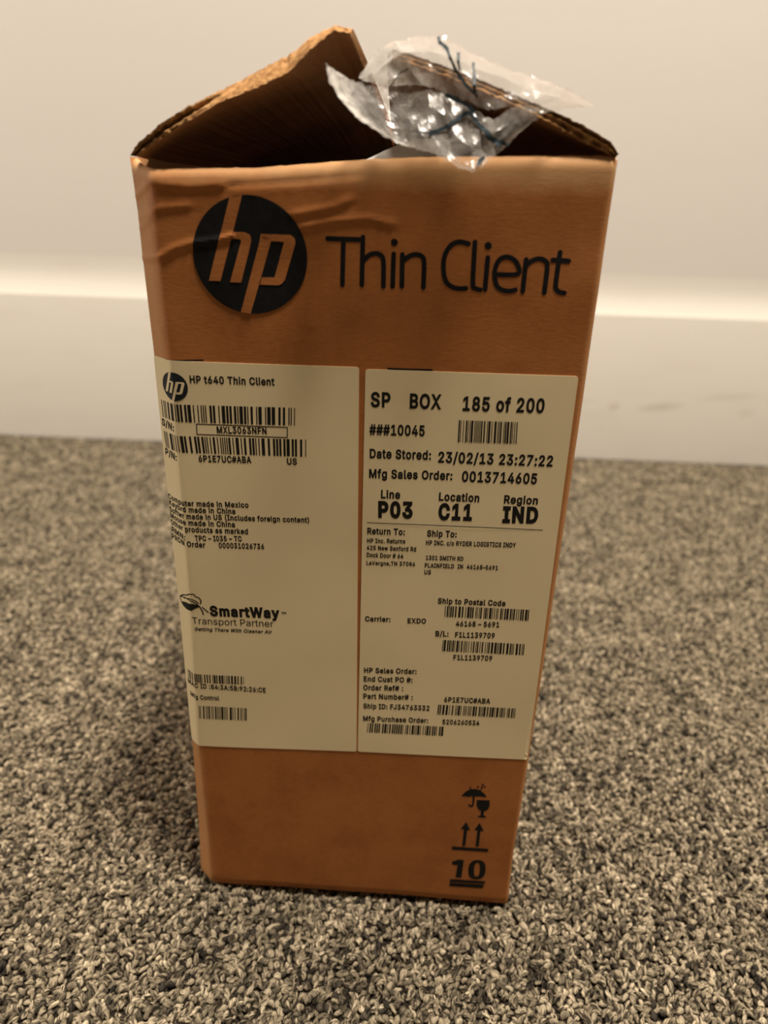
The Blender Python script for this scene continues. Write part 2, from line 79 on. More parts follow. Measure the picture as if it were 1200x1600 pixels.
GLYPHS = {'#': (440,[[242,0,326,509,377,509,294,0],[10,140,19,192,400,192,391,140],[64,0,147,509,198,509,115,0],[40,316,49,368,429,368,421,316]]),'(': (273,[[89,207,90,244,94,284,101,324,109,363,120,403,132,441,145,477,160,510,177,539,236,539,220,504,204,466,191,428,179,390,169,351,161,313,156,277,152,240,151,207,152,176,155,145,160,115,167,83,177,50,188,16,202,-19,218,-57,236,-96,177,-96,150,-47,128,4,111,55,99,105,92,157]]),')': (273,[[37,-96,56,-56,72,-17,86,18,97,52,106,85,113,116,118,147,121,177,122,207,121,240,117,277,112,313,104,351,94,390,82,428,69,466,54,504,37,539,97,539,113,510,128,477,142,441,154,403,164,363,173,323,179,284,183,244,184,207,182,156,174,104,161,53,144,3,122,-48,97,-96]]),',': (188,[[38,-119,68,71,137,71,84,-119]]),'.': (188,[[95,-4,83,-3,72,2,63,9,56,18,51,29,50,41,51,53,56,64,63,73,72,81,83,85,95,87,107,85,118,81,128,73,135,64,140,53,141,41,140,29,135,18,128,9,118,2,107,-3]]),'/': (249,[[235,533,71,-76,14,-76,178,533]]),'0': (453,[[227,-7,191,-3,158,7,130,24,106,47,85,78,69,113,57,154,50,202,48,254,50,306,57,354,69,395,85,430,106,461,130,484,159,502,191,512,227,516,262,512,295,502,323,484,347,461,368,430,384,395,396,354,403,306,405,254,403,202,396,154,384,113,368,78,348,47,323,24,295,7,262,-3],[227,50,250,52,272,60,290,74,306,92,320,116,330,144,338,176,342,213,344,254,342,295,338,333,330,365,320,393,306,417,290,435,272,449,250,457,227,460,203,457,182,449,163,435,147,417,134,393,123,365,115,333,111,295,109,254,111,213,115,176,123,144,134,116,147,92,163,74,182,60,203,52]]),'1': (453,[[76,0,76,55,391,55,391,0],[276,509,276,0,212,0,212,448,86,358,86,427,198,509]]),'2': (453,[[64,0,64,47,234,229,282,282,294,297,303,312,311,327,316,341,319,356,320,371,319,389,315,405,308,419,298,431,287,441,273,449,258,455,241,458,224,460,205,458,187,454,172,447,159,438,148,427,139,413,132,398,128,381,127,362,66,362,68,391,75,418,86,442,102,463,121,482,143,496,168,507,196,513,225,516,254,513,282,507,306,497,327,483,346,465,361,445,372,423,379,398,381,372,380,354,376,335,371,318,363,300,351,279,336,259,317,236,294,209,267,180,153,60,389,57,389,0]]),'3': (453,[[218,-7,188,-5,159,1,133,10,109,22,87,38,70,57,57,79,48,105,44,132,109,132,112,115,118,100,126,87,137,76,150,66,165,59,182,54,200,51,219,50,239,51,258,55,275,61,290,69,304,80,315,93,323,108,328,126,329,145,328,163,323,180,316,196,306,211,292,223,275,234,254,241,229,246,201,248,157,248,157,299,288,448,70,452,70,509,372,509,372,461,211,278,211,289,247,290,280,286,308,276,333,262,354,244,371,222,383,199,391,172,393,145,391,117,383,90,370,66,354,45,333,27,309,12,281,2,251,-5]]),'4': (453,[[40,105,40,158,247,509,311,509,109,166,413,163,413,105],[282,0,282,121,282,146,282,318,343,318,343,0]]),'5': (453,[[221,-7,192,-5,165,1,140,11,118,24,98,41,83,60,71,81,63,105,60,130,122,130,125,116,130,102,138,89,148,78,160,68,173,60,188,55,204,51,221,50,241,51,259,56,276,64,291,75,304,89,314,104,322,122,326,142,328,162,326,183,321,203,314,221,303,237,290,251,275,262,258,270,238,275,218,277,201,276,184,273,167,268,152,262,139,254,128,246,67,253,96,509,366,509,366,452,151,452,134,301,148,311,162,318,178,325,194,330,212,333,229,334,252,332,274,328,294,321,312,311,330,299,345,285,358,269,370,251,379,231,385,210,390,187,391,163,389,132,381,102,369,76,353,52,332,32,309,15,282,3,252,-4]]),'6': (453,[[226,-7,196,-4,168,3,142,15,120,31,100,51,84,74,73,101,66,131,64,162,65,186,71,213,80,239,93,268,113,302,137,340,252,509,322,509,151,261,145,261,165,288,196,307,208,311,221,313,235,314,264,312,292,305,316,295,337,280,355,261,370,240,380,215,387,187,389,157,387,127,379,98,368,73,352,50,332,30,310,14,285,3,256,-5],[226,48,245,50,263,55,279,63,292,73,305,86,314,101,322,118,326,137,327,157,326,177,322,197,314,213,305,228,292,241,279,251,263,259,245,264,226,265,207,264,190,259,174,252,160,241,148,229,138,214,131,197,126,178,125,158,126,138,131,119,138,102,148,86,160,73,174,63,190,55,207,50]]),'7': (453,[[97,0,323,448,62,452,62,509,391,509,391,449,165,0]]),'8': (453,[[226,-7,194,-5,163,1,136,11,111,25,91,42,74,62,62,84,54,109,52,135,53,156,58,176,65,195,75,212,87,228,101,241,117,252,134,260,153,265,129,276,109,289,93,308,80,330,73,354,70,380,73,405,79,429,90,450,105,469,124,485,146,498,170,508,198,514,226,516,255,514,282,508,306,498,328,485,346,469,361,450,373,429,379,405,382,380,379,354,372,330,359,308,343,289,323,276,300,267,318,260,336,252,351,241,365,228,377,212,387,195,395,176,399,156,401,135,398,109,391,84,378,62,362,42,341,25,317,11,290,1,259,-5],[226,49,248,50,268,54,285,60,300,69,313,79,323,91,331,106,335,122,337,139,335,157,330,174,322,189,312,202,298,214,283,223,266,230,246,234,226,235,206,234,186,230,169,223,154,214,140,202,130,189,122,174,117,157,115,139,117,122,121,106,129,91,139,79,152,69,167,60,185,54,205,50],[226,290,243,291,260,294,274,300,287,308,298,319,307,330,314,344,318,359,319,376,318,392,314,407,308,420,299,432,288,442,275,449,260,455,244,459,226,460,209,459,192,455,177,449,165,442,153,432,145,420,138,407,134,392,133,376,134,359,138,344,145,330,153,319,165,308,178,300,192,294,209,291]]),'9': (453,[[226,516,256,513,285,506,310,494,333,478,352,458,368,434,379,408,387,378,389,347,387,322,382,296,373,270,359,241,340,206,315,168,200,0,130,0,301,248,307,248,287,221,257,202,245,198,231,195,218,195,189,197,161,203,137,214,116,229,97,247,83,269,72,294,66,322,64,352,66,382,73,411,85,436,100,459,120,479,143,494,168,506,196,513],[226,460,208,459,190,454,174,446,160,436,148,422,138,407,131,390,127,371,125,352,127,331,131,312,138,295,148,281,160,268,174,257,190,250,208,245,226,243,245,245,263,250,279,257,293,267,305,280,314,295,322,312,326,331,327,350,326,371,322,390,314,407,305,422,293,436,279,446,263,454,245,459]]),':': (188,[[95,-4,83,-3,72,2,63,9,56,18,51,29,50,41,51,53,56,64,63,73,72,81,83,85,95,87,107,85,118,81,128,73,135,64,140,53,141,41,140,29,135,18,128,9,118,2,107,-3],[95,271,83,272,72,277,63,284,56,293,51,304,50,316,51,328,56,339,63,349,72,356,83,360,95,362,107,360,118,356,128,349,135,339,140,328,141,316,140,304,135,293,128,284,118,277,107,272]]),'A': (480,[[16,0,201,509,276,509,463,0,395,0,287,302,264,372,232,478,245,478,213,371,191,302,85,0],[110,142,110,199,370,199,370,142]]),'B': (456,[[60,0,60,509,241,509,274,507,304,501,329,491,350,477,368,461,381,442,390,421,396,398,398,374,397,354,393,335,387,320,378,307,368,295,356,286,343,278,329,272,315,267,315,262,331,260,347,254,363,245,378,234,391,220,402,203,411,184,416,161,418,136,416,112,410,88,400,67,386,48,367,31,344,18,317,8,284,2,247,0],[125,57,245,57,280,59,309,67,330,80,344,96,353,115,355,137,354,153,350,169,342,184,333,197,320,209,306,218,289,225,269,229,248,231,125,231],[125,285,238,285,256,287,273,290,288,296,302,304,314,314,323,326,330,340,335,356,336,372,333,393,325,413,313,429,294,441,270,449,240,452,125,452]]),'C': (510,[[267,-7,225,-3,186,7,150,25,119,49,91,80,70,115,53,156,43,203,40,254,43,305,53,352,70,393,91,429,119,460,150,484,186,501,225,512,267,516,292,514,317,510,340,504,362,496,383,484,402,471,419,456,435,438,448,418,459,397,467,373,473,348,408,348,404,365,397,381,389,395,380,407,369,419,357,428,344,437,330,444,315,449,300,453,284,455,267,456,238,453,209,445,184,432,161,414,141,391,125,364,113,332,106,295,103,254,106,214,113,176,125,145,141,117,161,94,184,76,209,63,238,55,267,53,284,54,300,56,315,60,330,65,344,72,357,81,369,90,380,102,389,114,397,128,404,144,408,160,473,160,467,136,459,112,448,91,435,71,419,53,402,38,383,25,362,13,341,5,317,-2,293,-6]]),'D': (502,[[219,0,96,0,96,57,215,57,253,60,289,68,318,81,343,99,363,122,379,149,390,180,397,216,399,255,397,294,390,330,379,361,364,387,344,410,320,428,291,441,258,449,221,452,93,452,93,509,225,509,272,505,315,495,353,478,385,455,412,426,433,391,449,351,459,305,462,255,459,205,449,159,433,119,412,84,384,54,351,31,312,14,267,3],[125,509,125,0,60,0,60,509]]),'E': (419,[[60,0,60,509,372,509,372,452,125,452,125,286,355,286,355,229,125,229,125,57,375,57,375,0]]),'F': (410,[[60,0,60,509,369,509,369,452,125,452,125,278,346,278,346,221,125,221,125,0]]),'G': (520,[[269,-7,226,-3,185,8,149,25,118,49,91,80,69,116,53,157,43,204,40,254,43,305,53,352,69,393,91,429,118,460,149,484,184,501,223,512,265,516,291,514,317,510,340,504,363,495,384,483,403,469,420,454,436,436,449,416,460,395,468,372,474,349,408,349,402,364,395,380,387,393,378,405,367,417,356,427,344,436,330,443,315,448,300,452,283,455,265,456,236,453,208,445,183,432,161,415,141,391,125,364,113,332,106,295,103,254,106,214,113,176,125,145,141,118,161,94,184,76,210,63,239,55,269,53,296,55,322,61,345,71,365,85,382,103,396,123,406,147,413,174,415,202,434,199,283,199,283,256,478,256,478,200,475,160,466,123,451,91,431,62,405,38,377,19,344,5,307,-4]]),'H': (517,[[60,0,60,509,125,509,125,289,392,289,392,509,457,509,457,0,392,0,392,232,125,232,125,0]]),'I': (300,[[31,0,31,57,118,57,118,452,31,452,31,509,269,509,269,452,183,452,183,57,269,57,269,0]]),'J': (396,[[185,-7,143,-3,106,11,75,33,52,63,38,101,33,145,33,173,98,173,98,145,100,117,108,93,122,74,139,61,161,53,185,50,209,53,230,61,248,74,261,93,269,117,272,145,272,509,336,509,336,145,332,101,317,63,294,33,264,11,227,-3]]),'K': (467,[[104,145,104,216,139,261,174,303,212,344,364,509,448,509,231,276],[60,0,60,509,125,509,125,334,124,225,125,193,125,0],[372,0,188,259,228,309,449,0]]),'L': (393,[[60,0,60,509,125,509,125,57,361,57,361,0]]),'M': (628,[[60,0,60,509,152,509,277,187,287,159,299,123,311,84,322,49,307,49,318,83,330,121,342,158,352,187,476,509,568,509,568,0,504,0,504,291,504,327,505,369,506,413,507,457,513,457,498,409,482,363,467,322,456,291,342,0,286,0,170,291,159,321,145,361,129,408,112,457,119,457,120,416,121,372,122,328,122,291,122,0]]),'N': (523,[[60,0,60,509,136,509,343,183,363,151,388,107,414,55,405,54,401,108,399,157,399,195,399,509,463,509,463,0,387,0,202,290,177,331,148,381,108,452,119,454,122,384,124,328,125,291,125,0]]),'O': (533,[[267,-7,225,-3,186,7,150,25,119,49,92,80,70,115,54,156,44,203,40,254,44,305,54,352,70,393,92,429,119,460,150,484,186,501,225,512,267,516,309,512,348,501,384,484,415,460,442,429,464,393,480,352,490,305,493,254,490,203,480,156,464,115,442,80,415,49,384,25,348,7,309,-3],[267,53,296,55,324,63,349,76,372,94,392,117,408,144,420,176,428,213,430,254,428,295,420,333,408,365,392,392,372,415,349,433,324,445,296,453,267,456,238,453,210,445,184,433,161,415,141,392,125,364,113,332,106,295,103,254,106,213,113,176,125,144,141,117,161,94,184,76,210,63,238,55]]),'P': (445,[[60,0,60,509,235,509,272,506,305,499,332,487,356,472,375,452,390,430,400,405,407,377,409,348,407,319,400,291,390,265,375,243,356,223,332,207,305,195,272,188,235,186,109,186,109,242,233,242,257,244,279,249,297,256,312,266,324,279,333,294,339,310,343,328,344,348,343,367,339,385,333,402,324,416,312,429,297,439,279,446,257,451,232,452,125,452,125,0]]),'R': (449,[[60,0,60,509,236,509,272,507,305,500,333,489,356,474,376,455,390,433,401,409,407,381,409,352,407,323,401,296,390,271,376,250,356,232,333,217,305,206,272,200,236,198,96,198,96,255,234,255,258,256,280,260,298,267,313,276,325,287,334,300,340,316,344,333,345,352,344,371,340,389,334,405,325,418,312,430,298,440,280,446,258,451,233,452,125,452,125,0],[353,0,230,229,303,229,428,0]]),'S': (447,[[224,-9,189,-7,156,-1,128,9,103,23,81,40,64,60,51,83,42,109,38,137,104,137,108,118,114,102,123,88,135,76,150,66,166,59,184,53,204,50,224,49,246,50,267,54,286,60,303,69,318,79,329,92,338,106,344,122,346,139,344,154,339,168,332,179,322,188,310,197,296,205,245,222,184,239,145,252,112,269,86,289,67,313,56,341,52,372,54,400,62,425,75,448,92,467,113,484,138,498,165,508,195,514,227,516,259,514,289,507,316,498,340,484,361,468,377,449,390,427,398,403,401,378,337,378,332,401,320,422,302,437,280,449,254,456,225,459,204,457,185,454,167,448,152,440,139,430,129,418,121,405,117,391,115,376,117,360,122,345,131,334,142,324,155,315,169,308,212,293,264,279,312,264,328,256,344,248,359,238,372,226,384,213,395,198,402,180,407,160,408,139,406,112,399,86,386,64,370,43,348,25,323,11,294,0,260,-7]]),'T': (449,[[32,452,32,509,417,509,417,452,257,452,257,0,193,0,193,452]]),'U': (517,[[259,-8,221,-6,185,2,154,15,127,33,103,55,85,80,71,108,63,140,60,173,60,509,124,509,124,178,126,155,132,133,141,113,153,95,169,80,187,68,208,59,233,53,259,52,285,53,310,59,331,68,349,80,364,95,377,113,385,133,391,155,393,178,393,509,457,509,457,173,454,140,446,108,433,80,414,55,391,33,363,15,332,2,297,-6]]),'V': (480,[[204,0,16,509,84,509,192,206,215,137,248,31,235,31,267,138,290,206,395,509,463,509,278,0]]),'W': (686,[[155,0,16,509,82,509,163,196,175,145,187,94,197,40,189,40,200,94,211,145,224,196,306,509,380,509,462,196,474,145,486,94,497,40,488,40,499,94,510,145,523,196,603,509,670,509,530,0,455,0,368,323,351,391,336,475,350,475,335,395,318,323,230,0]]),'X': (474,[[18,0,217,284,217,236,29,509,104,509,178,400,204,361,223,329,243,292,232,292,252,329,272,361,298,400,374,509,446,509,259,239,259,287,456,0,382,0,292,129,268,165,250,195,230,231,244,231,225,196,206,166,182,129,91,0]]),'Y': (472,[[203,0,203,208,16,509,91,509,192,344,222,292,250,230,224,230,251,293,280,344,381,509,455,509,268,208,268,0]]),'a': (389,[[160,-9,137,-7,115,-2,94,5,76,15,60,29,48,45,38,63,32,85,30,108,32,128,36,146,43,161,53,173,64,184,78,193,92,200,108,206,125,211,178,220,234,227,265,235,276,255,275,272,272,285,267,297,260,307,251,315,240,322,227,327,212,330,196,331,179,330,163,327,149,322,118,301,100,274,41,291,51,312,64,331,79,346,95,358,114,368,133,375,153,380,174,383,194,384,239,379,255,375,271,369,286,360,300,350,312,336,322,320,330,301,335,278,337,251,337,0,277,0,277,52,272,52,252,25,242,16,229,8,215,1,199,-4,180,-7],[170,45,192,47,211,51,228,59,242,68,254,80,263,93,270,107,274,123,276,138,276,190,259,182,231,176,200,171,175,168,134,159,122,154,112,147,103,139,97,130,93,118,92,105,93,93,96,82,102,72,109,64,119,57,130,52,142,48,156,46]]),'b': (424,[[229,-8,208,-7,188,-3,172,4,159,12,147,21,138,31,118,59,112,59,112,0,53,0,53,509,114,509,114,319,118,319,137,346,146,355,158,365,171,373,187,379,207,383,229,384,259,382,288,374,313,361,335,343,355,319,370,293,381,262,388,227,390,189,388,151,381,115,370,84,355,57,335,34,313,16,288,3,260,-6],[220,47,242,49,262,55,279,66,294,79,306,97,316,117,323,139,327,164,328,189,327,215,323,239,316,261,307,281,294,298,280,311,263,322,242,328,220,330,198,328,178,322,161,312,147,299,134,282,125,263,118,241,114,216,113,189,114,163,118,137,125,115,135,95,147,78,162,65,179,55,199,49]]),'c': (396,[[207,-8,175,-6,144,3,117,16,93,35,72,58,56,85,44,116,37,150,34,187,37,225,44,260,56,291,72,318,93,341,117,360,144,373,175,382,207,384,225,384,243,381,260,377,276,372,291,364,305,356,318,346,330,335,340,322,349,308,356,293,362,277,303,262,290,289,270,311,242,325,207,330,184,328,163,321,145,310,130,296,118,278,108,258,102,236,98,212,96,187,98,163,102,139,108,117,118,98,130,80,145,66,163,55,184,49,207,46,243,52,271,66,292,89,304,117,363,102,357,86,350,70,341,56,331,43,319,32,306,21,292,13,277,5,261,-1,244,-5,226,-7]]),'d': (424,[[195,-8,165,-6,137,3,111,16,89,34,70,57,55,84,43,115,36,151,34,189,36,227,43,262,55,293,70,319,90,343,112,361,137,374,166,382,196,384,218,383,237,379,253,373,266,365,278,355,287,346,306,319,311,319,311,509,372,509,372,0,313,0,313,59,307,59,287,31,278,21,266,12,252,4,236,-3,217,-7],[205,47,226,49,246,55,263,65,278,78,290,95,299,115,306,137,310,163,312,189,310,216,306,241,300,263,290,282,278,299,263,312,246,322,226,328,205,330,182,328,162,322,145,311,130,298,118,281,108,261,102,239,98,215,96,189,98,164,102,139,109,117,118,97,130,79,145,66,162,55,182,49]]),'e': (404,[[212,-8,177,-6,145,3,117,16,93,35,72,58,56,85,44,115,36,150,34,187,36,224,44,259,55,290,71,317,91,341,115,359,142,373,173,382,205,384,226,383,246,380,266,374,285,366,303,355,319,341,334,324,347,304,357,282,365,256,370,226,371,194,371,169,75,169,75,221,338,221,310,202,308,226,304,249,298,269,289,286,277,302,263,314,246,323,227,328,205,330,184,328,164,323,146,313,131,301,119,286,109,270,102,251,97,231,96,211,96,178,98,151,102,127,110,106,121,88,135,73,151,61,169,53,190,48,212,46,227,47,241,49,254,53,265,58,276,65,285,73,294,82,300,93,306,105,365,91,358,72,348,55,335,39,320,26,302,14,283,4,261,-3,237,-7]]),'f': (254,[[228,379,228,327,6,327,6,379],[81,0,81,432,82,452,87,470,96,486,107,499,120,510,135,519,152,525,170,529,187,530,222,527,243,521,227,468,215,472,195,474,178,472,164,468,154,460,147,449,143,435,142,419,142,0]]),'g': (425,[[207,-151,180,-149,156,-146,134,-140,114,-132,97,-122,82,-110,70,-97,59,-84,51,-69,101,-41,122,-66,131,-74,142,-82,154,-88,169,-93,187,-96,207,-97,235,-95,261,-87,282,-75,298,-58,308,-34,311,-6,311,68,306,68,287,41,277,32,266,23,252,16,236,10,217,6,195,5,166,7,138,15,113,27,90,43,71,65,55,90,44,120,36,154,34,191,36,228,43,263,55,293,70,320,90,343,112,361,138,374,166,382,196,384,218,383,237,379,253,373,267,365,279,356,288,346,308,319,313,319,313,379,372,379,372,-9,370,-40,363,-67,350,-90,334,-109,314,-124,291,-136,265,-144,236,-149],[205,59,227,61,247,66,264,75,278,87,290,103,300,121,307,142,311,166,312,193,311,218,307,243,300,264,291,283,278,299,264,312,247,322,227,328,205,330,183,328,162,322,145,312,130,298,118,281,109,262,102,241,98,217,96,193,98,167,102,143,109,123,118,104,131,88,145,76,163,67,183,61]]),'h': (410,[[114,227,114,0,53,0,53,509,114,509,114,287,102,287,116,319,132,344,152,362,175,374,200,382,227,384,252,383,275,377,295,369,313,356,329,340,341,321,350,298,355,271,357,240,357,0,296,0,296,235,293,262,286,286,273,304,256,318,234,326,210,329,193,328,176,324,161,317,147,308,136,297,126,283,119,266,115,247]]),'i': (167,[[53,0,53,379,114,379,114,0],[84,443,73,444,63,448,54,455,47,463,43,473,41,483,43,494,47,504,54,512,63,518,73,522,84,524,95,522,105,518,114,512,121,504,125,494,126,483,125,473,121,463,114,455,105,448,95,444]]),'k': (381,[[110,137,110,212,121,212,284,379,360,379,184,199,177,199],[53,0,53,509,114,509,114,0],[294,0,148,186,191,229,372,0]]),'l': (189,[[139,-2,113,0,90,8,74,20,62,37,55,59,53,84,53,509,114,509,114,99,114,83,117,71,120,62,126,57,135,53,146,52,160,53,170,54,181,3,162,-1]]),'m': (610,[[53,0,53,379,112,379,112,295,108,295,114,314,122,331,132,346,144,358,158,368,172,376,187,382,203,385,219,386,245,383,268,375,287,361,303,342,314,320,321,295,312,295,318,312,327,329,337,343,350,356,365,366,381,375,398,381,417,385,437,386,458,385,478,380,497,372,514,361,529,346,541,328,550,308,555,283,557,255,557,0,496,0,496,254,493,278,485,298,473,313,456,323,438,329,419,330,402,329,387,326,374,320,363,312,353,302,345,290,340,277,336,263,335,247,335,0,274,0,274,260,272,279,265,297,253,311,238,322,220,328,199,330,185,329,171,326,158,320,145,312,135,302,126,289,119,275,115,257,114,238,114,0]]),'n': (410,[[114,227,114,0,53,0,53,379,112,379,112,287,102,287,116,319,132,344,152,362,175,374,200,382,227,384,252,383,275,377,295,369,313,356,328,340,341,321,350,298,355,271,357,240,357,0,296,0,296,235,293,262,286,286,273,304,256,318,234,326,210,329,193,328,176,324,161,317,147,308,136,297,126,283,119,266,115,247]]),'o': (415,[[207,-8,175,-6,144,3,117,16,93,35,72,58,56,85,44,116,37,150,34,187,37,225,44,260,56,291,72,318,93,341,117,360,144,373,175,382,207,384,240,382,271,373,299,360,322,341,343,318,359,291,371,260,379,225,381,187,379,150,371,116,359,85,343,58,322,35,299,16,271,3,240,-6],[207,46,231,49,252,55,270,66,285,80,298,98,307,117,314,139,318,163,319,187,318,212,314,236,307,258,298,278,285,296,270,310,252,321,231,328,207,330,184,328,163,321,145,310,130,296,118,278,108,258,102,236,98,212,96,187,98,163,102,139,108,117,118,98,130,80,145,66,163,55,184,49]]),'p': (424,[[53,-143,53,379,112,379,112,319,118,319,137,346,146,355,158,365,171,373,187,379,207,383,229,384,259,382,288,374,313,361,335,343,355,319,370,293,381,262,388,227,390,189,388,151,381,115,370,84,355,57,335,34,313,16,288,3,260,-6,229,-8,208,-7,189,-3,173,4,159,12,147,21,138,31,118,59,114,59,114,-143],[220,47,242,49,262,55,279,66,294,79,306,97,316,117,323,139,327,164,328,189,327,215,323,239,316,261,307,281,294,298,280,311,263,322,242,328,220,330,198,328,178,322,161,312,147,299,134,282,125,263,118,241,114,216,113,189,114,163,118,137,125,115,135,95,147,78,162,65,179,55,199,49]]),'r': (259,[[53,0,53,379,112,379,112,321,124,339,137,354,152,367,171,377,191,383,213,385,229,384,243,384,243,322,230,324,207,326,190,325,174,321,159,315,146,306,135,296,126,284,119,270,115,254,114,237,114,0]]),'s': (365,[[182,-8,157,-7,133,-3,112,3,93,12,76,24,62,38,50,54,41,73,36,94,94,107,101,88,111,72,124,60,140,52,160,47,181,45,206,47,227,53,244,62,257,74,265,88,268,103,266,115,262,126,254,136,243,144,229,150,212,155,149,170,118,180,92,193,72,208,58,227,50,249,47,274,49,295,55,314,65,332,79,347,96,360,115,370,137,378,161,383,187,384,212,383,234,379,254,372,271,364,286,352,299,339,309,324,318,308,324,290,268,277,262,291,254,304,243,316,228,325,210,331,187,333,166,331,147,325,131,317,119,306,111,292,109,277,110,264,115,253,124,243,136,235,152,228,172,223,229,209,261,200,287,187,306,171,320,153,328,131,331,107,329,85,323,65,312,47,298,31,280,17,260,6,236,-2,210,-7]]),'t': (227,[[204,379,204,327,6,327,6,379],[65,471,126,471,126,98,127,83,131,70,136,61,144,55,156,51,170,50,185,51,202,54,213,2,192,-3,168,-4,138,-1,112,7,92,21,77,40,68,65,65,93]]),'u': (410,[[182,-5,158,-3,135,2,115,11,97,23,81,39,69,59,60,82,54,109,53,139,53,379,114,379,114,144,116,117,124,93,137,75,154,61,176,53,200,50,217,51,234,55,249,62,262,71,274,83,283,97,290,113,295,132,296,153,296,379,357,379,357,0,298,0,298,92,307,92,294,60,277,35,257,17,235,5,209,-3]]),'w': (567,[[138,0,23,379,87,379,133,214,154,137,175,41,165,41,186,135,206,214,252,379,316,379,362,214,382,136,402,41,391,41,413,135,434,214,480,379,545,379,429,0,368,0,319,172,305,225,291,280,277,338,291,338,277,280,263,225,248,172,199,0]]),'x': (379,[[21,0,171,218,171,171,29,379,100,379,147,306,179,253,207,206,175,206,202,253,233,306,282,379,352,379,209,169,209,214,358,0,287,0,231,85,200,136,173,182,205,182,178,136,148,85,91,0]]),'y': (389,[[47,-139,61,-86,71,-87,104,-89,113,-86,122,-81,130,-74,138,-64,145,-51,151,-36,163,-1,17,379,84,379,165,155,187,87,206,21,184,21,202,87,224,155,305,379,371,379,204,-58,196,-77,187,-93,177,-107,165,-119,153,-128,139,-136,125,-141,108,-144,91,-145,65,-143]]),'–': (350,[[350,244,350,188,0,188,0,244]]),' ': (188,[])}


# ------------------------------------------------------------------ node helpers
def mat(name):
    m = bpy.data.materials.new(name); m.use_nodes = True
    return m, m.node_tree.nodes, m.node_tree.links, m.node_tree.nodes['Principled BSDF']
def nnode(N, t, **kw):
    n = N.new(t)
    for k, v in kw.items():
        if k.startswith('i_'):
            key = k[2:]; key = int(key) if key.isdigit() else key.replace('_', ' ')
            n.inputs[key].default_value = v
        else: setattr(n, k, v)
    return n
def ramp(N, stops):
    r = N.new('ShaderNodeValToRGB'); e = r.color_ramp.elements
    while len(e) < len(stops): e.new(0.5)
    for el, (p, c) in zip(e, stops):
        el.position = p; el.color = tuple(c) + (1,) if len(c) == 3 else c
    return r
def g(v): return (v, v, v)
def mixc(N, L, fac, a, b, blend='MIX'):
    m = N.new('ShaderNodeMix'); m.data_type = 'RGBA'; m.blend_type = blend
    for sock, v in ((m.inputs[0], fac), (m.inputs[6], a), (m.inputs[7], b)):
        if hasattr(v, 'default_value') or hasattr(v, 'links'): L.new(v, sock)
        else: sock.default_value = v if isinstance(v, (int, float)) else tuple(v) + (1,)
    return m.outputs[2]

def kraft(name, base, dark, light, wear=True):
    m, N, L, P = mat(name)
    tc = N.new('ShaderNodeTexCoord')
    mp = nnode(N, 'ShaderNodeMapping'); mp.inputs['Scale'].default_value = (240, 300, 800); L.new(tc.outputs['Object'], mp.inputs[0])
    fib = nnode(N, 'ShaderNodeTexNoise', i_Scale=1.0, i_Detail=4.0, i_Roughness=0.65); L.new(mp.outputs[0], fib.inputs[0])
    blot = nnode(N, 'ShaderNodeTexNoise', i_Scale=26.0, i_Detail=5.0, i_Roughness=0.6); L.new(tc.outputs['Object'], blot.inputs[0])
    rb = ramp(N, [(0.30, dark), (0.52, base), (0.78, [min(1, c * 1.12) for c in base])]); L.new(blot.outputs[0], rb.inputs[0])
    rf = ramp(N, [(0.25, g(0.88)), (0.5, g(1.0)), (0.80, g(1.14))]); L.new(fib.outputs[0], rf.inputs[0])
    col = mixc(N, L, 1.0, rb.outputs[0], rf.outputs[0], 'MULTIPLY')
    if wear:
        sep = N.new('ShaderNodeSeparateXYZ'); L.new(tc.outputs['Object'], sep.inputs[0])
        wn = nnode(N, 'ShaderNodeTexNoise', i_Scale=110.0, i_Detail=4.0); L.new(tc.outputs['Object'], wn.inputs[0])
        def band(out, a, b, amp):
            ad = nnode(N, 'ShaderNodeMath', operation='MULTIPLY_ADD'); L.new(wn.outputs[0], ad.inputs[0]); ad.inputs[1].default_value = amp; L.new(out, ad.inputs[2])
            r = nnode(N, 'ShaderNodeMapRange'); r.inputs['From Min'].default_value = a; r.inputs['From Max'].default_value = b; L.new(ad.outputs[0], r.inputs['Value']); return r.outputs[0]
        top = band(sep.outputs['Z'], 0.4485, 0.4570, 0.006)
        lft = band(sep.outputs['X'], -0.0955, -0.1005, 0.003)
        rgt = band(sep.outputs['X'], 0.1018, 0.1052, 0.0012)
        mx = nnode(N, 'ShaderNodeMath', operation='MAXIMUM'); L.new(lft, mx.inputs[0]); L.new(rgt, mx.inputs[1])
        m2 = nnode(N, 'ShaderNodeMath', operation='MULTIPLY'); L.new(mx.outputs[0], m2.inputs[0]); m2.inputs[1].default_value = 0.55
        frt = nnode(N, 'ShaderNodeMath', operation='MULTIPLY'); L.new(m2.outputs[0], frt.inputs[0]); L.new(band(sep.outputs['Y'], 0.022, 0.014, 0.006), frt.inputs[1]); m2 = frt
        m3 = nnode(N, 'ShaderNodeMath', operation='MAXIMUM'); L.new(m2.outputs[0], m3.inputs[0]); L.new(top, m3.inputs[1])
        m4 = nnode(N, 'ShaderNodeMath', operation='MULTIPLY'); L.new(m3.outputs[0], m4.inputs[0]); m4.inputs[1].default_value = 0.8
        col = mixc(N, L, m4.outputs[0], col, light)
    L.new(col, P.inputs['Base Color'])
    P.inputs['Roughness'].default_value = 0.72; P.inputs['Specular IOR Level'].default_value = 0.25
    bmp = nnode(N, 'ShaderNodeBump', i_Strength=0.16, i_Distance=0.0005); L.new(fib.outputs[0], bmp.inputs['Height']); L.new(bmp.outputs[0], P.inputs['Normal'])
    return m

